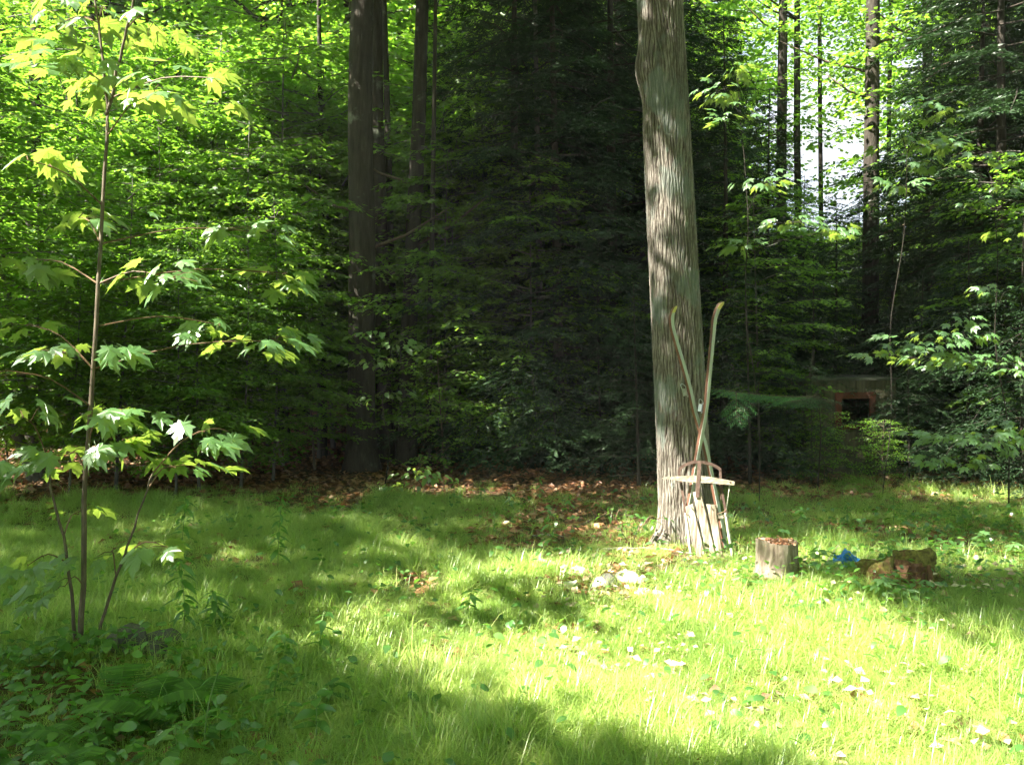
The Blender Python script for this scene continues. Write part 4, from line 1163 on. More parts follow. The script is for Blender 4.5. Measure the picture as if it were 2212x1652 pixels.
# ------------------------------------------------------------------ stumps, rocks, sticks, tarp
def stump():
    c = unp(777, 572, 6.35); c.z = g(c.x, c.y)
    root = empty('tree_stump', c, label='cut tree stump with pale bark, bits of bark strewn on its top', cat='stump')
    rng = random.Random(5)
    na, nz = 72, 22
    H = 0.235
    V, Fc = [], []
    top = []
    for j in range(nz + 1):
        z = -0.06 + (H + 0.06) * j / nz
        for i in range(na):
            a = 2 * PI * i / na
            r = 0.145 + 0.05 * math.exp(-max(z, 0) / 0.05) * (0.6 + 0.5 * math.sin(4 * a + 1)) + 0.006 * math.sin(3 * a) + 0.006 * math.sin(5 * a + 2)
            w = a + 0.06 * math.sin(z * 22 + a * 3)
            rid = abs(math.sin(w * 11 + 0.7 * math.sin(z * 30 + 3 * a)))
            r -= 0.010 * (1 - rid) + rng.uniform(0, 0.003)
            zz = z
            if j == nz: zz = z + 0.006 * math.sin(4 * a) + 0.02 * max(0, math.cos(a - 3.4)) + rng.uniform(-0.004, 0.004)
            V.append((r * math.cos(a), r * math.sin(a), zz))
    for j in range(nz):
        for i in range(na):
            a, b = j * na + i, j * na + (i + 1) % na
            Fc.append((a, b, b + na, a + na))
    mb = MB(); mb.add(V, Fc); mb.build('bark', M['stump_bark'], root, smooth=True)
    V2, F2 = [(0, 0, H - 0.015)], []
    rings = 6
    for k in range(1, rings + 1):
        for i in range(na):
            v = V[nz * na + i]; q = k / rings
            V2.append((v[0] * q * 0.985, v[1] * q * 0.985, (v[2] - 0.008) * q ** 3 + (H - 0.015) * (1 - q ** 3) + rng.uniform(-0.002, 0.002)))
    for i in range(na): F2.append((0, 1 + i, 1 + (i + 1) % na))
    for k in range(rings - 1):
        for i in range(na):
            a, b = 1 + k * na + i, 1 + k * na + (i + 1) % na
            F2.append((a, a + na, b + na, b))
    mb = MB(); mb.add(V2, F2); mb.build('cut_face', M['stump_top'], root, smooth=True)
    # bark flakes and leaf bits on top
    rn = np.random.default_rng(2)
    n = 130
    a = rn.uniform(0, 2 * PI, n); q = np.sqrt(rn.uniform(0, 1, n)) * 0.125
    P = np.stack([q * np.cos(a), q * np.sin(a), np.full(n, H - 0.004) + rn.uniform(0, 0.016, n)], 1)
    V3, T3 = leaf_tris(P, rn.normal(0, 1, (n, 3)) * [1, 1, 0.4], rn.normal(0, 0.4, (n, 3)) + [0, 0, 1], rn.uniform(0.02, 0.055, n), rn.uniform(0.01, 0.03, n))
    o = bpy.data.objects.new('bark_bits', np_mesh('bark_bits', V3, T3, M['litter'])); link(o, root); o['kind'] = 'stuff'
stump()

def old_stump():
    c = unp(893, 588, 5.95); c.z = g(c.x, c.y) - 0.03
    root = empty('rotten_stump', c, label='low rotten stump crusted with yellow-green moss at right, dark hollow in its side', cat='stump')
    rng = random.Random(9)
    na, nz = 80, 18
    V, Fc = [], []
    for j in range(nz + 1):
        t = j / nz
        for i in range(na):
            a = 2 * PI * i / na
            ca, sa = math.cos(a), math.sin(a)
            prof = (1 - 0.30 * t) if t < 0.75 else (1 - 0.30 * t) * (1 - ((t - 0.75) / 0.25) ** 2 * 0.97)
            r = (0.25 + 0.045 * math.sin(3 * a + 1) + 0.025 * math.sin(7 * a) + 0.02 * math.sin(11 * a + 9 * t)) * prof
            # the hollow on the right front
            hol = math.exp(-(np.angle(np.exp(1j * (a + 0.95))) / 0.34) ** 2) * math.exp(-((t - 0.45) / 0.34) ** 2)
            r *= 1 - 0.45 * hol
            z = (0.15 + 0.035 * math.sin(2 * a + 0.5) + 0.03 * math.sin(5 * a)) * min(t, 0.8) / 0.8 + 0.035 * ca * t + 0.02 * math.sin(9 * a + 8 * t) * t
            r += rng.uniform(-0.012, 0.012); z += rng.uniform(-0.010, 0.010)
            V.append((r * ca * 1.12, r * sa * 0.75, z))
    for j in range(nz):
        for i in range(na):
            a, b = j * na + i, j * na + (i + 1) % na
            Fc.append((a, b, b + na, a + na))
    Fc.append(tuple(nz * na + k for k in range(na)))
    me = pd_mesh('mossy_body', V, Fc, [M['moss'], M['rot_wood']], smooth=True)
    for p in me.polygons:
        ang = math.atan2(p.center.y, p.center.x)
        if abs(np.angle(np.exp(1j * (ang + 0.9)))) < 0.5 and p.center.z < 0.2: p.material_index = 1
    link(bpy.data.objects.new('body', me), root)
    for (x, y, h, w) in ((0.20, -0.10, 0.16, 0.05), (0.24, 0.02, 0.20, 0.06), (0.13, -0.16, 0.12, 0.04)):
        MB().box((x, y, h / 2), (w, 0.02, h), Matrix.Rotation(rng.uniform(-0.25, 0.25), 3, 'Y'), taper=0.4).build('splinter', M['rot_wood'], root)
old_stump()

def rock(c, s, mat, label, seed, group=None):
    rng = np.random.default_rng(seed)
    na, nb = 22, 12
    th = np.linspace(0, PI, nb); ph = np.linspace(0, 2 * PI, na, endpoint=False)
    T, Pp = np.meshgrid(th, ph, indexing='ij')
    X = np.stack([np.sin(T) * np.cos(Pp), np.sin(T) * np.sin(Pp), np.cos(T)], -1)
    r = np.ones(T.shape)
    for k in range(9):                       # planes cut off the ball
        d = rng.normal(0, 1, 3); d /= np.linalg.norm(d)
        c0 = rng.uniform(0.62, 0.86)
        dt = (X * d).sum(-1)
        r = np.minimum(r, np.where(dt > 0.05, c0 / np.maximum(dt, 0.05), 9))
    r += rng.normal(0, 0.012, r.shape)
    V = (X * r[..., None] * np.array(s)).reshape(-1, 3)
    i = np.arange(na * nb).reshape(nb, na); j = np.roll(i, -1, 1)
    Q = np.stack([i[:-1], i[1:], j[1:], j[:-1]], -1).reshape(-1, 4)
    o = bpy.data.objects.new('rock', np_mesh('rock', V, Q, mat))
    o.location = (c.x, c.y, g(c.x, c.y) + s[2] * 0.35); o.rotation_euler = (0, 0, rng.uniform(0, 6))
    link(o); tagit(o, label=label, cat='rock', group=group)
rocks = [((1245, 1240), (0.10, 0.08, 0.055), 'rock_pale', 'pale sunlit rock at the upper left of the rock patch'),
         ((1232, 1268), (0.07, 0.06, 0.04), 'rock_pale', 'small pale rock at the left end of the rock patch'),
         ((1296, 1265), (0.09, 0.07, 0.06), 'rock_pale', 'pale rock against the left side of the dark round stone'),
         ((1312, 1262), (0.075, 0.065, 0.07), 'rock_dark', 'dark round stone in the middle of the rock patch'),
         ((1358, 1255), (0.12, 0.09, 0.075), 'rock_pale', 'largest pale rock in the sunny rock patch before the oak'),
         ((1388, 1280), (0.075, 0.06, 0.045), 'rock_pale', 'pale flat rock between the largest rock and the small dark stone'),
         ((1398, 1296), (0.05, 0.045, 0.045), 'rock_dark', 'small dark stone at the right end of the rock patch'),
         ((1418, 1282), (0.07, 0.05, 0.04), 'rock_pale', 'pale rock at the right end of the rock patch')]
for i, ((dx, dy), s, m, lab) in enumerate(rocks):
    Y = ground_y(dy * 0.46293)
    rock(D(dx, dy, Y), s, M[m], lab, 40 + i)
Yr = ground_y(1435 * 0.46293)
rock(D(285, 1420, Yr), (0.17, 0.12, 0.11), M['rock_dark'], 'dark boulder half hidden by leaves at the foot of the maple sapling', 61)
rock(D(345, 1412, Yr + 0.05), (0.13, 0.10, 0.10), M['rock_dark'], 'dark rock right of the boulder at the foot of the sapling', 62)
rock(D(330, 1455, Yr - 0.1), (0.09, 0.07, 0.06), M['rock_dark'], 'small dark rock in front of the boulder beside the sapling', 63)
rock(D(1990, 1338, 5.4), (0.06, 0.04, 0.03), M['rock_pale'], 'small grey stone in the grass before the rotten stump', 64)

def tarp_scrap():
    c = unp(846, 571, 6.45); c.z = g(c.x, c.y)
    rng = np.random.default_rng(4)
    n = 22
    u = np.linspace(-1, 1, n)
    U, W = np.meshgrid(u, u)
    R = np.hypot(U, W)
    Z = 0.055 * np.clip(1 - R, 0, 1) + 0.020 * np.sin(4 * U + 2 * np.sin(3 * W)) + 0.018 * np.abs(np.sin(3 * W - 2.3 * U)) + 0.01 * np.sin(9 * U + 5 * W) - 0.0
    X = U * (0.085 + 0.012 * np.sin(5 * W)); Y = W * (0.065 + 0.01 * np.sin(4 * U))
    top = np.stack([X, Y, Z + 0.02], -1).reshape(-1, 3)
    i = np.arange(n * n).reshape(n, n)
    Q = np.stack([i[:-1, :-1], i[:-1, 1:], i[1:, 1:], i[1:, :-1]], -1).reshape(-1, 4)
    o = bpy.data.objects.new('crumpled_tarp', np_mesh('crumpled_tarp', top, Q, M['tarp'], smooth=True))
    sd = o.modifiers.new('thickness', 'SOLIDIFY'); sd.thickness = 0.002
    o.location = (c.x, c.y, c.z + 0.06); o.rotation_euler = (0.7, -0.15, 0.3); o.scale = (1.0, 1.0, 0.8)
    link(o); tagit(o, label='crumpled bright blue scrap of plastic lying by the rotten stump', cat='plastic scrap')
tarp_scrap()

def stick(pts, r, label, mat='twig_pale', forks=1, seed=1):
    rr = random.Random(seed)
    P = []
    for (dx, dy, h) in pts:
        Y = ground_y(dy * 0.46293); p = D(dx, dy, Y); p.z = g(p.x, p.y) + h; P.append(p)
    b = P[0].copy(); P = smooth_path([p - b for p in P], 12)
    P = [p + Vector((0, rr.uniform(-1, 1), rr.uniform(-1, 1))) * r * 0.5 for p in P]
    mb = MB().tube(P, [r * (1 - 0.06 * i) for i in range(12)], 7, jit=0.1)
    for k in range(forks):
        q = P[4 + 3 * k]; e = q + Vector((rr.uniform(-0.2, 0.2), rr.uniform(0.05, 0.25), rr.uniform(0, 0.08)))
        mb.tube([q, q.lerp(e, 0.5) + Vector((0, 0, 0.01)), e], [r * 0.6, r * 0.4, r * 0.2], 5)
    mb.build('fallen_stick', M[mat], smooth=True, loc=b, label=label, cat='stick')
stick([(1290, 1192, 0.02), (1400, 1198, 0.03), (1500, 1210, 0.02), (1010 + 480, 1211, 0.02)][:3], 0.012, 'long pale stick lying in front of the oak', seed=1)
stick([(1130, 1180, 0.02), (1210, 1186, 0.03), (1300, 1200, 0.02)], 0.012, 'long pale stick on the leaf litter left of the oak', seed=2)
stick([(1240, 1142, 0.02), (1310, 1124, 0.05), (1380, 1130, 0.05)], 0.016, 'brown fallen branch on the litter below the shaded bank', 'twig', seed=3)
stick([(1150, 1156, 0.02), (1190, 1158, 0.03), (1225, 1162, 0.02)], 0.009, 'short pale stick at the edge of the grass', seed=4)
stick([(230, 1018, 0.03), (300, 1012, 0.05), (360, 1022, 0.04)], 0.014, 'pale fallen stick on the sunny leaf litter at left', seed=5)
stick([(1762, 1253, 0.0), (1785, 1240, 0.05), (1812, 1226, 0.15)], 0.006, 'thin grey twig leaning in front of the cut stump', seed=6, forks=0)
stick([(2330, 1200, 0.02), (2150, 1212, 0.03), (2080, 1206, 0.02)], 0.012, 'brown stick on the sunny ground near the right edge', 'twig', seed=7)

# ------------------------------------------------------------------ herbs and ferns whose leaves can be told apart
def herb(name, x, y, h, n, size, label, leafs=OVAL, lean=(0, 0), opp=True, group=None, cat='plant', whorl=0, stem='stem_green', r=0.003, spread=0.5, seed=0, down=0.25, z0=0.25):
    rr = random.Random(seed)
    root = empty(name, (x, y, g(x, y)), label=label, cat=cat, group=group)
    top = Vector((lean[0], lean[1], h))
    P = smooth_path([Vector((0, 0, -0.02)), Vector((lean[0] * 0.2, lean[1] * 0.2, h * 0.5)), top], 8)
    MB().tube(P, [r * (1.2 - 0.1 * i) for i in range(8)], 5).build('stem', M[stem], root, smooth=True)
    a = rr.uniform(0, 6.28)
    for k in range(n):
        t = z0 + (1 - z0) * (k // (2 if opp else 1)) / max(1, (n - 1) // (2 if opp else 1))
        idx = min(t, 1) * 7; p = P[int(idx)].lerp(P[min(int(idx) + 1, 7)], idx - int(idx))
        if opp: aa = a + (k % 2) * PI + (k // 2) * 1.3
        else: aa = a + k * 2.4
        d = Vector((math.cos(aa), math.sin(aa), -down + rr.uniform(-0.15, 0.3)))
        leaf_obj(leafs[rr.randrange(len(leafs))], p, d, Vector((rr.uniform(-.3, .3), rr.uniform(-.35, .2), 1)), size * rr.uniform(0.75, 1.2) * (1.1 - 0.35 * t), root)
    return root

def gp(dx, dy):
    Y = ground_y(dy * 0.46293); p = D(dx, dy, Y)
    return p.x, p.y
x, y = gp(440, 1652)
herb('jewelweed', x, y, 0.36, 12, 0.085, 'tall pale-stemmed weed with paired lance leaves at the bottom left', LANCE, lean=(0.06, 0.02), seed=3, z0=0.1)
for i, (dx, dy, h, lab) in enumerate(((392, 1275, 0.64, 'tallest leafy weed spire in the half-lit grass at left'), (400, 1400, 0.46, 'weed spire standing below the tallest one in the left grass'), (600, 1240, 0.54, 'leafy weed spire in the middle of the left grass'),
                                      (470, 1385, 0.26, 'leafy weed between the left spires and the bright grass'), (690, 1432, 0.27, 'broad-leaved weed in shadow at the edge of the bright grass'), (620, 1445, 0.2, 'low weed left of the broad-leaved one in the shadow'), (1010, 1330, 0.18, 'short dark weed in the grass left of the rocks'),
                                      (1190, 1180, 0.34, 'thin weed on the litter left of the oak'))):
    x, y = gp(dx, dy)
    herb('weed', x, y, h, 28 if i < 4 else 12, 0.12 if i < 4 else 0.10, lab, LANCE if i < 4 else OVAL, lean=(0.03 * (-1) ** i, 0), opp=False, seed=20 + i, z0=0.3)
x, y = gp(1190, 1195)
herb('yellow_seedling', x, y, 0.36, 13, 0.07, 'yellow-green seedling glowing before the dark bank left of the oak', OVALP, lean=(0.05, 0), opp=False, seed=31, z0=0.15)
x, y = gp(1365, 1190)
sapling('wild_shrub', Vector((x, y, g(x, y))), [([Vector((x, y, 0)), D(1345, 1150, y), D(1330, 1120, y)], 0.004, 0.002), ([Vector((x, y, 0)), D(1375, 1150, y - 0.1), D(1400, 1125, y - 0.15)], 0.004, 0.002)],
        [C(1300, 1112, y, 35, 10, 8, 0.12), C(1345, 1105, y, 35, 12, 9, 0.12), C(1395, 1125, y, 35, 12, 9, 0.12), C(1345, 1135, y, 35, 14, 7, 0.12), C(1420, 1120, y - .1, 30, 12, 6, 0.1)],
        'small wild shrub with oval leaves at the left foot of the oak', cat='shrub', leafs=OVAL, size=0.07, rs=13)
# bright leafy plants round the stump
for i, (dx, dy, h, s, lab) in enumerate(((1770, 1262, 0.20, 0.10, 'broad-leaved plant just right of the cut stump'), (1602, 1280, 0.13, 0.09, 'broad-leaved plant below the foot of the sled'), (1905, 1318, 0.17, 0.13, 'bright plant with large leaves before the rotten stump'),
                                         (1850, 1300, 0.12, 0.10, 'bright low plant under the blue scrap'), (1960, 1330, 0.13, 0.11, 'bright plant at the foot of the rotten stump'), (2050, 1230, 0.22, 0.11, 'leafy plant in the half shade behind the rotten stump'),
                                         (2120, 1200, 0.22, 0.11, 'leafy plant near the right edge under the sunlit sprays'), (2190, 1215, 0.2, 0.11, 'leafy plant at the right edge of the clearing'), (2080, 1150, 0.3, 0.12, 'dim leafy plant at the dark edge of the right woods'), (2020, 1250, 0.22, 0.10, 'tall dark-leaved plant rising behind the rotten stump'), (1945, 1318, 0.2, 0.10, 'bright leafy plant growing against the front of the rotten stump'), (2000, 1322, 0.16, 0.09, 'small plant at the right front of the rotten stump'), (1920, 1275, 0.26, 0.09, 'thin leafy plant rising behind the left of the rotten stump'))):
    x, y = gp(dx, dy)
    herb('broadleaf_plant', x, y, h, 9, s, lab, MAPLE if i in (2, 4, 6, 7) else OVAL, opp=False, seed=50 + i, z0=0.5, down=0.1)

def fern(x, y, rz, ln, label, seed):
    rr = random.Random(seed)
    root = empty('fern', (x, y, g(x, y)), rz, label=label, cat='fern')
    nf = 5
    for f in range(nf):
        a = (f - 2) * 0.55 + rr.uniform(-.15, .15)
        L = ln * rr.uniform(0.75, 1.05)
        d = Vector((math.sin(a), math.cos(a), 0)); sd = Vector((d.y, -d.x, 0))
        V, Fc = [], []
        def q(t): return d * (t * L * 0.9) + Vector((0, 0, L * (1.15 * t - 0.8 * t * t)))
        mbp = MB(); mbp.tube([q(k / 8) for k in range(9)], [0.003 - 0.0003 * k for k in range(9)], 4)
        n = 22
        for k in range(n):
            t = 0.14 + 0.86 * k / n
            pl = L * 0.24 * math.sin(PI * (0.15 + 0.85 * (1 - t)) ** 0.8) + 0.008
            for s in (-1, 1):
                p = q(t); e = p + (sd * s * 0.95 + d * 0.3) * pl + Vector((0, 0, -0.12 * pl))
                w = d * (L * 0.024)
                m = p.lerp(e, 0.55)
                b = len(V)
                V += [p - w, p + w, m + w * 0.8, e, m - w * 0.8]
                Fc += [(b, b + 1, b + 2, b + 4), (b + 4, b + 2, b + 3)]
        mb = MB(); mb.add(V, Fc)
        fr = mb.build('frond', M['herb'], root)
        mbp.build('stalk', M['stem_green'], fr)
x, y = gp(250, 1590); fern(x, y, -0.9, 0.46, 'fern with a bright raised frond at the bottom left', 1)
x, y = gp(390, 1600); fern(x, y, 0.8, 0.40, 'low dark fern beside the pale-stemmed weed at the bottom', 2)
x, y = gp(215, 1640); fern(x, y, 2.2, 0.34, 'small fern half hidden under leaves in the bottom left corner', 3)

# leafy weeds of the bottom left corner
rr = random.Random(77)
k = 0
for i in range(26):
    dx, dy = rr.uniform(-30, 460), rr.uniform(1440, 1700)
    if i > 19: dx, dy = rr.uniform(420, 760), rr.uniform(1480, 1640)
    x, y = gp(dx, dy)
    herb('woodland_herb', x, y, rr.uniform(0.10, 0.24), 8, rr.uniform(0.07, 0.12), 'leafy woodland herb in the shaded green carpet at the bottom left', OVAL, lean=(rr.uniform(-.05, .05), rr.uniform(-.05, .03)), opp=bool(i % 2), group='woodland herbs of the shaded carpet', seed=90 + i, z0=0.45, down=0.05)

# ------------------------------------------------------------------ ground cover: low leaves, grass, fallen leaves
def cover_mask_left(x, y):
    yy = np.maximum(y, 1.0)
    px = (512 + x / yy * F) / 0.46293; py = (HORY + CAMH * F / yy) / 0.46293
    return np.clip(1 - (px - 250) / 500, 0, 1) * np.clip((py - 1380) / 90, 0, 1)

def ground_cover():
    rng = np.random.default_rng(12)
    n = 60000
    x = rng.uniform(-3.4, 6.2, n); y = rng.uniform(2.9, 10, n)
    px = (512 + x / y * F) / 0.46293; py = (HORY + CAMH * F / y) / 0.46293
    w = cover_mask_left(x, y) * 1.0
    rb = np.exp(-((px - 1850) / 330) ** 2 - ((py - 1260) / 75) ** 2) * 0.45      # round the stumps
    rr_ = np.where((px > 1950) & (py > 1120) & (py < 1260), 0.4, 0)
    w = np.maximum.reduce([w, rb, rr_, 0.05 + 0.10 * (np.sin(3.3 * x + 1) * np.sin(2.9 * y) > 0.35)])
    k = rng.uniform(0, 1, n) < w * 0.62
    x, y = x[k], y[k]; n = len(x)
    z = gh(x, y) + rng.uniform(0.03, 0.16, n)
    P = np.stack([x, y, z], 1)
    a = rng.uniform(0, 2 * PI, n)
    Dd = np.stack([np.cos(a), np.sin(a), rng.normal(-0.1, 0.25, n)], 1)
    N = rng.normal(0, 0.32, (n, 3)) + [0, -0.1, 1]
    L = rng.uniform(0.03, 0.075, n)
    # ovate leaves of six triangles
    D_ = unit(Dd); S = unit(np.cross(D_, N)); U = np.cross(S, D_)
    prof = [(0, 0), (0.22, 0.24), (0.5, 0.30), (0.8, 0.16)]
    V = [P]
    for t, w_ in prof[1:]:
        V.append(P + D_ * (L * t)[:, None] - S * (L * w_)[:, None] + U * (L * (w_ * 0.25 - 0.2 * t * t))[:, None])
        V.append(P + D_ * (L * t)[:, None] + S * (L * w_)[:, None] + U * (L * (w_ * 0.25 - 0.2 * t * t))[:, None])
    V.append(P + D_ * L[:, None] - U * (L * 0.2)[:, None])
    V = np.stack(V, 1).reshape(-1, 3)
    kk = np.arange(n)[:, None] * 8
    T = np.concatenate([kk + t for t in ([0, 2, 1], [1, 2, 4], [1, 4, 3], [3, 4, 6], [3, 6, 5], [5, 6, 7])], 1).reshape(-1, 3)
    o = bpy.data.objects.new('ground_cover', np_mesh('ground_cover', V, T, M['herb'])); link(o)
    tagit(o, kind='stuff', label='carpet of small oval leaves over the near left ground and round the stumps', cat='ground cover')
ground_cover()

def fallen_leaves():
    rng = np.random.default_rng(14)
    n = 90000
    y = 3 + 27 * rng.uniform(0, 1, n) ** 1.25
    x = rng.uniform(-1, 1, n) * (0.62 * y + 1)
    px = (512 + x / y * F) / 0.46293; py = (HORY + CAMH * F / y) / 0.46293
    w = 0.10 + 0.9 / (1 + np.exp(-(y - 10.5 + 0.5 * np.sin(2.1 * x) + 0.3 * np.sin(5.3 * x)) * 3.5))
    bare = np.exp(-(np.abs((px - 1235 + 30 * np.sin(py * 0.06)) / 245) ** 3) - (np.abs((py - 1138 + 12 * np.sin(px * 0.021)) / 78) ** 3))
    w = np.maximum(w, bare)
    w = np.where((px > 880) & (px < 960) & (py > 1240) & (py < 1290), 0.8, w)
    w = np.where((px > 1180) & (px < 1460) & (py > 1215) & (py < 1310), 0.55, w)
    w = np.where((px > 1550) & (py > 1120) & (py < 1230), 0.5, w)
    k = rng.uniform(0, 1, n) < w
    x, y = x[k], y[k]; n = len(x)
    P = np.stack([x, y, gh(x, y) + rng.uniform(0.004, 0.03, n)], 1)
    a = rng.uniform(0, 2 * PI, n)
    Dd = np.stack([np.cos(a), np.sin(a), rng.normal(0.05, 0.25, n)], 1)
    N = rng.normal(0, 0.4, (n, 3)) + [0, 0, 1]
    L = rng.uniform(0.05, 0.11, n)
    V, T = leaf_tris(P, Dd, N, L, L * rng.uniform(0.5, 0.8, n), fold=-0.15)
    o = bpy.data.objects.new('fallen_leaves', np_mesh('fallen_leaves', V, T, M['litter'])); link(o)
    tagit(o, kind='stuff', label='brown fallen leaves covering the forest floor', cat='leaf litter')
    # pale leaves in the bright grass, coloured to stand for blown-out sun spots
    n = 6500
    x = rng.uniform(-1.2, 4.6, n); y = rng.uniform(3.2, 7.6, n)
    px = (512 + x / y * F) / 0.46293; py = (HORY + CAMH * F / y) / 0.46293
    cl_ = 0.5 + 0.5 * np.sin(x * 5.1 + 1.3 * np.sin(y * 4)) * np.sin(y * 5.7 + 2 * x)
    w = (in_poly(px, py, [(1150, 1200), (2300, 1250), (2300, 1700), (1600, 1700), (1300, 1500), (1130, 1300)])) * (cl_ > 0.50)
    w = w | ((np.hypot((px - 1320) / 120, (py - 1265) / 40) < 1) & (rng.uniform(0, 1, n) < 0.9))
    k = w & (rng.uniform(0, 1, n) < 0.38)
    x, y = x[k], y[k]; n = len(x)
    P = np.stack([x, y, gh(x, y) + rng.uniform(0.03, 0.09, n)], 1)
    a = rng.uniform(0, 2 * PI, n)
    Dd = np.stack([np.cos(a), np.sin(a), rng.normal(0, 0.2, n)], 1)
    N = rng.normal(0, 0.35, (n, 3)) + [-0.2, -0.3, 1]
    L = rng.uniform(0.03, 0.065, n)
    V, T = leaf_tris(P, Dd, N, L, L * rng.uniform(0.55, 0.9, n), fold=-0.12)
    o = bpy.data.objects.new('bleached_leaves', np_mesh('bleached_leaves', V, T, M['litter_pale'])); link(o)
    tagit(o, kind='stuff', label='pale leaves in the sunlit grass with blown-out sun put into their colour', cat='leaf litter')
fallen_leaves()

def blades(rng, n, rad, hmin, hmax, w, arch):
    """curved blades of three segments: five triangles each"""
    a = rng.uniform(0, 2 * PI, n); r = rad * np.sqrt(rng.uniform(0, 1, n))
    B = np.stack([r * np.cos(a), r * np.sin(a), np.full(n, -0.02)], 1)
    h = rng.uniform(hmin, hmax, n)
    b = rng.uniform(0, 2 * PI, n)
    d = np.stack([np.cos(b), np.sin(b), np.zeros(n)], 1)
    s = np.stack([-np.sin(b), np.cos(b), np.zeros(n)], 1)
    lean = rng.uniform(0.15, 1.0, n) * arch
    rows = []
    for t, ww in ((0, 0.8), (0.35, 1.0), (0.7, 0.7), (1.0, 0)):
        p = B + d * (h * lean * t ** 1.8)[:, None] + np.array([0, 0, 1.0]) * (h * (t - 0.42 * lean * t ** 2.4))[:, None]
        ws = s * (w * ww * rng.uniform(0.8, 1.2, n) / 2)[:, None]
        if t < 1: rows += [p - ws, p + ws]
        else: rows += [p]
    V = np.stack(rows, 1).reshape(-1, 3)
    k = np.arange(n)[:, None] * 7
    T = np.concatenate([k + t for t in ([0, 1, 3], [0, 3, 2], [2, 3, 5], [2, 5, 4], [4, 5, 6])], 1).reshape(-1, 3)
    return V, T

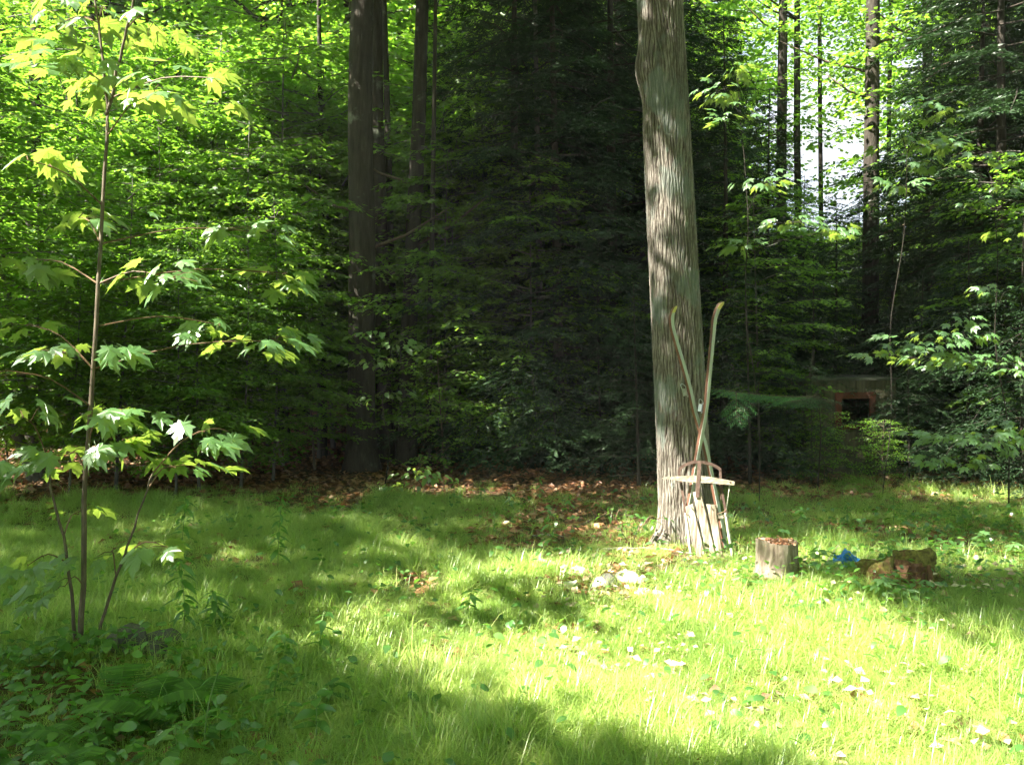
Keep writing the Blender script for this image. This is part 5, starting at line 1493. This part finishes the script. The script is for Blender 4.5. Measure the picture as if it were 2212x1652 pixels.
def grass():
    rng = np.random.default_rng(15)
    coll = bpy.data.collections.new('grass_tufts')
    for i in range(8):
        V, T = blades(rng, 54, 0.075, 0.07, (0.19, 0.13, 0.23, 0.11, 0.16)[i % 5], (0.0025, 0.0034, 0.0028, 0.0040)[i % 4], (1.3, 1.6, 1.7, 1.2)[i % 4])
        o = bpy.data.objects.new('tuft_%d' % i, np_mesh('grass_tuft', V, T, M['grass']))
        coll.objects.link(o)
    n = 60000
    y = 2.6 + 8.8 * rng.uniform(0, 1, n) ** 1.15
    x = rng.uniform(-1, 1, n) * (0.62 * y + 0.6)
    px = (512 + x / y * F) / 0.46293; py = (HORY + CAMH * F / y) / 0.46293
    w = np.full(n, 1.0)
    w = w / (1 + np.exp((y - 10.2 + 0.5 * np.sin(2.1 * x) + 0.3 * np.sin(5.3 * x)) * 3.0))
    bare = np.exp(-(np.abs((px - 1235 + 30 * np.sin(py * 0.06)) / 235) ** 3) - (np.abs((py - 1138 + 12 * np.sin(px * 0.021)) / 72) ** 3))
    w = w * (1 - 0.92 * bare)
    w = np.where((px > 1190) & (px < 1440) & (py > 1225) & (py < 1300), 0.18, w)
    w = np.where((px > 870) & (px < 960) & (py > 1240) & (py < 1292), 0.15, w)
    w = np.where((px > 1520) & (py < 1215), 0.42, w)
    w = np.where((px > 2000) & (py > 1140) & (py < 1290), 0.3, w)
    w *= 1 - 0.80 * cover_mask_left(x, y)
    w *= 0.65 + 0.35 * np.sin(2.6 * x + 1.1 * y) * np.sin(3.1 * y - x) + 0.15
    # nothing grows through the trunk and the stumps
    for cx, cy_, r in ((1.50, 7.56, 0.27), (1.9, 6.35, 0.17), (2.55, 5.95, 0.26)):
        w = np.where(np.hypot(x - cx, y - cy_) < r, 0, w)
    k = rng.uniform(0, 1, n) < w * 0.50
    x, y = x[k], y[k]; n = len(x)
    me = bpy.data.meshes.new('grass')
    me.vertices.add(n)
    me.vertices.foreach_set('co', np.stack([x, y, gh(x, y)], 1).astype(np.float32).ravel())
    a = me.attributes.new('rz', 'FLOAT', 'POINT'); a.data.foreach_set('value', rng.uniform(0, 6.28, n).astype(np.float32))
    sc = rng.uniform(0.6, 1.3, n) * (0.88 + 0.22 * np.sin(1.7 * x + 2.2 * y) + 0.2 * np.sin(6.3 * x - 2 * y) * np.sin(5.1 * y + x))
    a = me.attributes.new('sc', 'FLOAT', 'POINT'); a.data.foreach_set('value', sc.astype(np.float32))
    o = bpy.data.objects.new('grass', me); link(o)
    me.materials.append(M['grass'])
    ng = bpy.data.node_groups.new('scatter_grass', 'GeometryNodeTree')
    ng.interface.new_socket('Geometry', in_out='INPUT', socket_type='NodeSocketGeometry')
    ng.interface.new_socket('Geometry', in_out='OUTPUT', socket_type='NodeSocketGeometry')
    N = ng.nodes; L = ng.links
    gi = N.new('NodeGroupInput'); go = N.new('NodeGroupOutput')
    iop = N.new('GeometryNodeInstanceOnPoints'); ci = N.new('GeometryNodeCollectionInfo')
    ci.inputs['Collection'].default_value = coll
    ci.inputs['Separate Children'].default_value = True; ci.inputs['Reset Children'].default_value = True
    iop.inputs['Pick Instance'].default_value = True
    ar = N.new('GeometryNodeInputNamedAttribute'); ar.data_type = 'FLOAT'; ar.inputs['Name'].default_value = 'rz'
    asn = N.new('GeometryNodeInputNamedAttribute'); asn.data_type = 'FLOAT'; asn.inputs['Name'].default_value = 'sc'
    cx = N.new('ShaderNodeCombineXYZ')
    L.new(ar.outputs['Attribute'], cx.inputs['Z'])
    L.new(gi.outputs[0], iop.inputs['Points']); L.new(ci.outputs[0], iop.inputs['Instance'])
    L.new(cx.outputs[0], iop.inputs['Rotation']); L.new(asn.outputs['Attribute'], iop.inputs['Scale'])
    L.new(iop.outputs[0], go.inputs[0])
    md = o.modifiers.new('scatter', 'NODES'); md.node_group = ng
    tagit(o, kind='stuff', label='fine arching grass of the clearing', cat='grass')
    # longer arching blades and flowering stalks
    n = 2600
    y = 2.9 + 6.5 * rng.uniform(0, 1, n) ** 1.3; x = rng.uniform(-0.55, 0.62, n) * y
    k = rng.uniform(0, 1, n) > cover_mask_left(x, y) * 0.9
    x, y = x[k], y[k]; n = len(x)
    V, T = blades(rng, n, 0.0001, 0.14, 0.36, 0.0030, 1.9)
    V = V.reshape(n, 7, 3) + np.stack([x, y, gh(x, y)], 1)[:, None]
    o2 = bpy.data.objects.new('tall_grass', np_mesh('tall_grass', V.reshape(-1, 3), T, M['grass'])); link(o2)
    tagit(o2, kind='stuff', label='scattered long arching grass blades standing above the rest', cat='grass')
grass()

# low litter-dwelling seedlings on the bank in the shade
def seedlings():
    rr = random.Random(5)
    for i, (dx, dy, h) in enumerate(((1040, 1095, 0.22), (1100, 1105, 0.2), (1165, 1090, 0.28), (1230, 1112, 0.22), (1420, 1090, 0.25), (1070, 1130, 0.15), (980, 1080, 0.25), (1640, 1130, 0.2), (1730, 1135, 0.22), (1830, 1140, 0.25), (1930, 1140, 0.3))):
        x, y = gp(dx, dy)
        herb('seedling', x, y, h, 12, 0.09, ('first', 'second', 'third', 'fourth', 'ninth', 'tenth', 'sixth', 'seventh', 'fifth', 'eighth', 'eleventh')[i] + ' low green seedling along the shaded bank at the woods edge', LANCE if i % 2 else OVAL, opp=False, seed=200 + i, z0=0.35, group='seedlings along the shaded bank')
seedlings()

def haze():  # added air volume stands in for lens glare, tinted like forest light
    m, nt, out = new_mat('glare_haze')
    v = nt.nodes.new('ShaderNodeVolumePrincipled')
    v.inputs['Color'].default_value = (0.93, 1.0, 0.87, 1); v.inputs['Density'].default_value = 0.0011; v.inputs['Anisotropy'].default_value = 0.3
    nt.links.new(v.outputs[0], out.inputs['Volume'])
    o = MB().box((0, 65, 10.0), (268, 258, 23.0)).build('haze', m)
    tagit(o, kind='stuff', label='thin added haze standing in for lens glare between the trees', cat='haze')
haze()
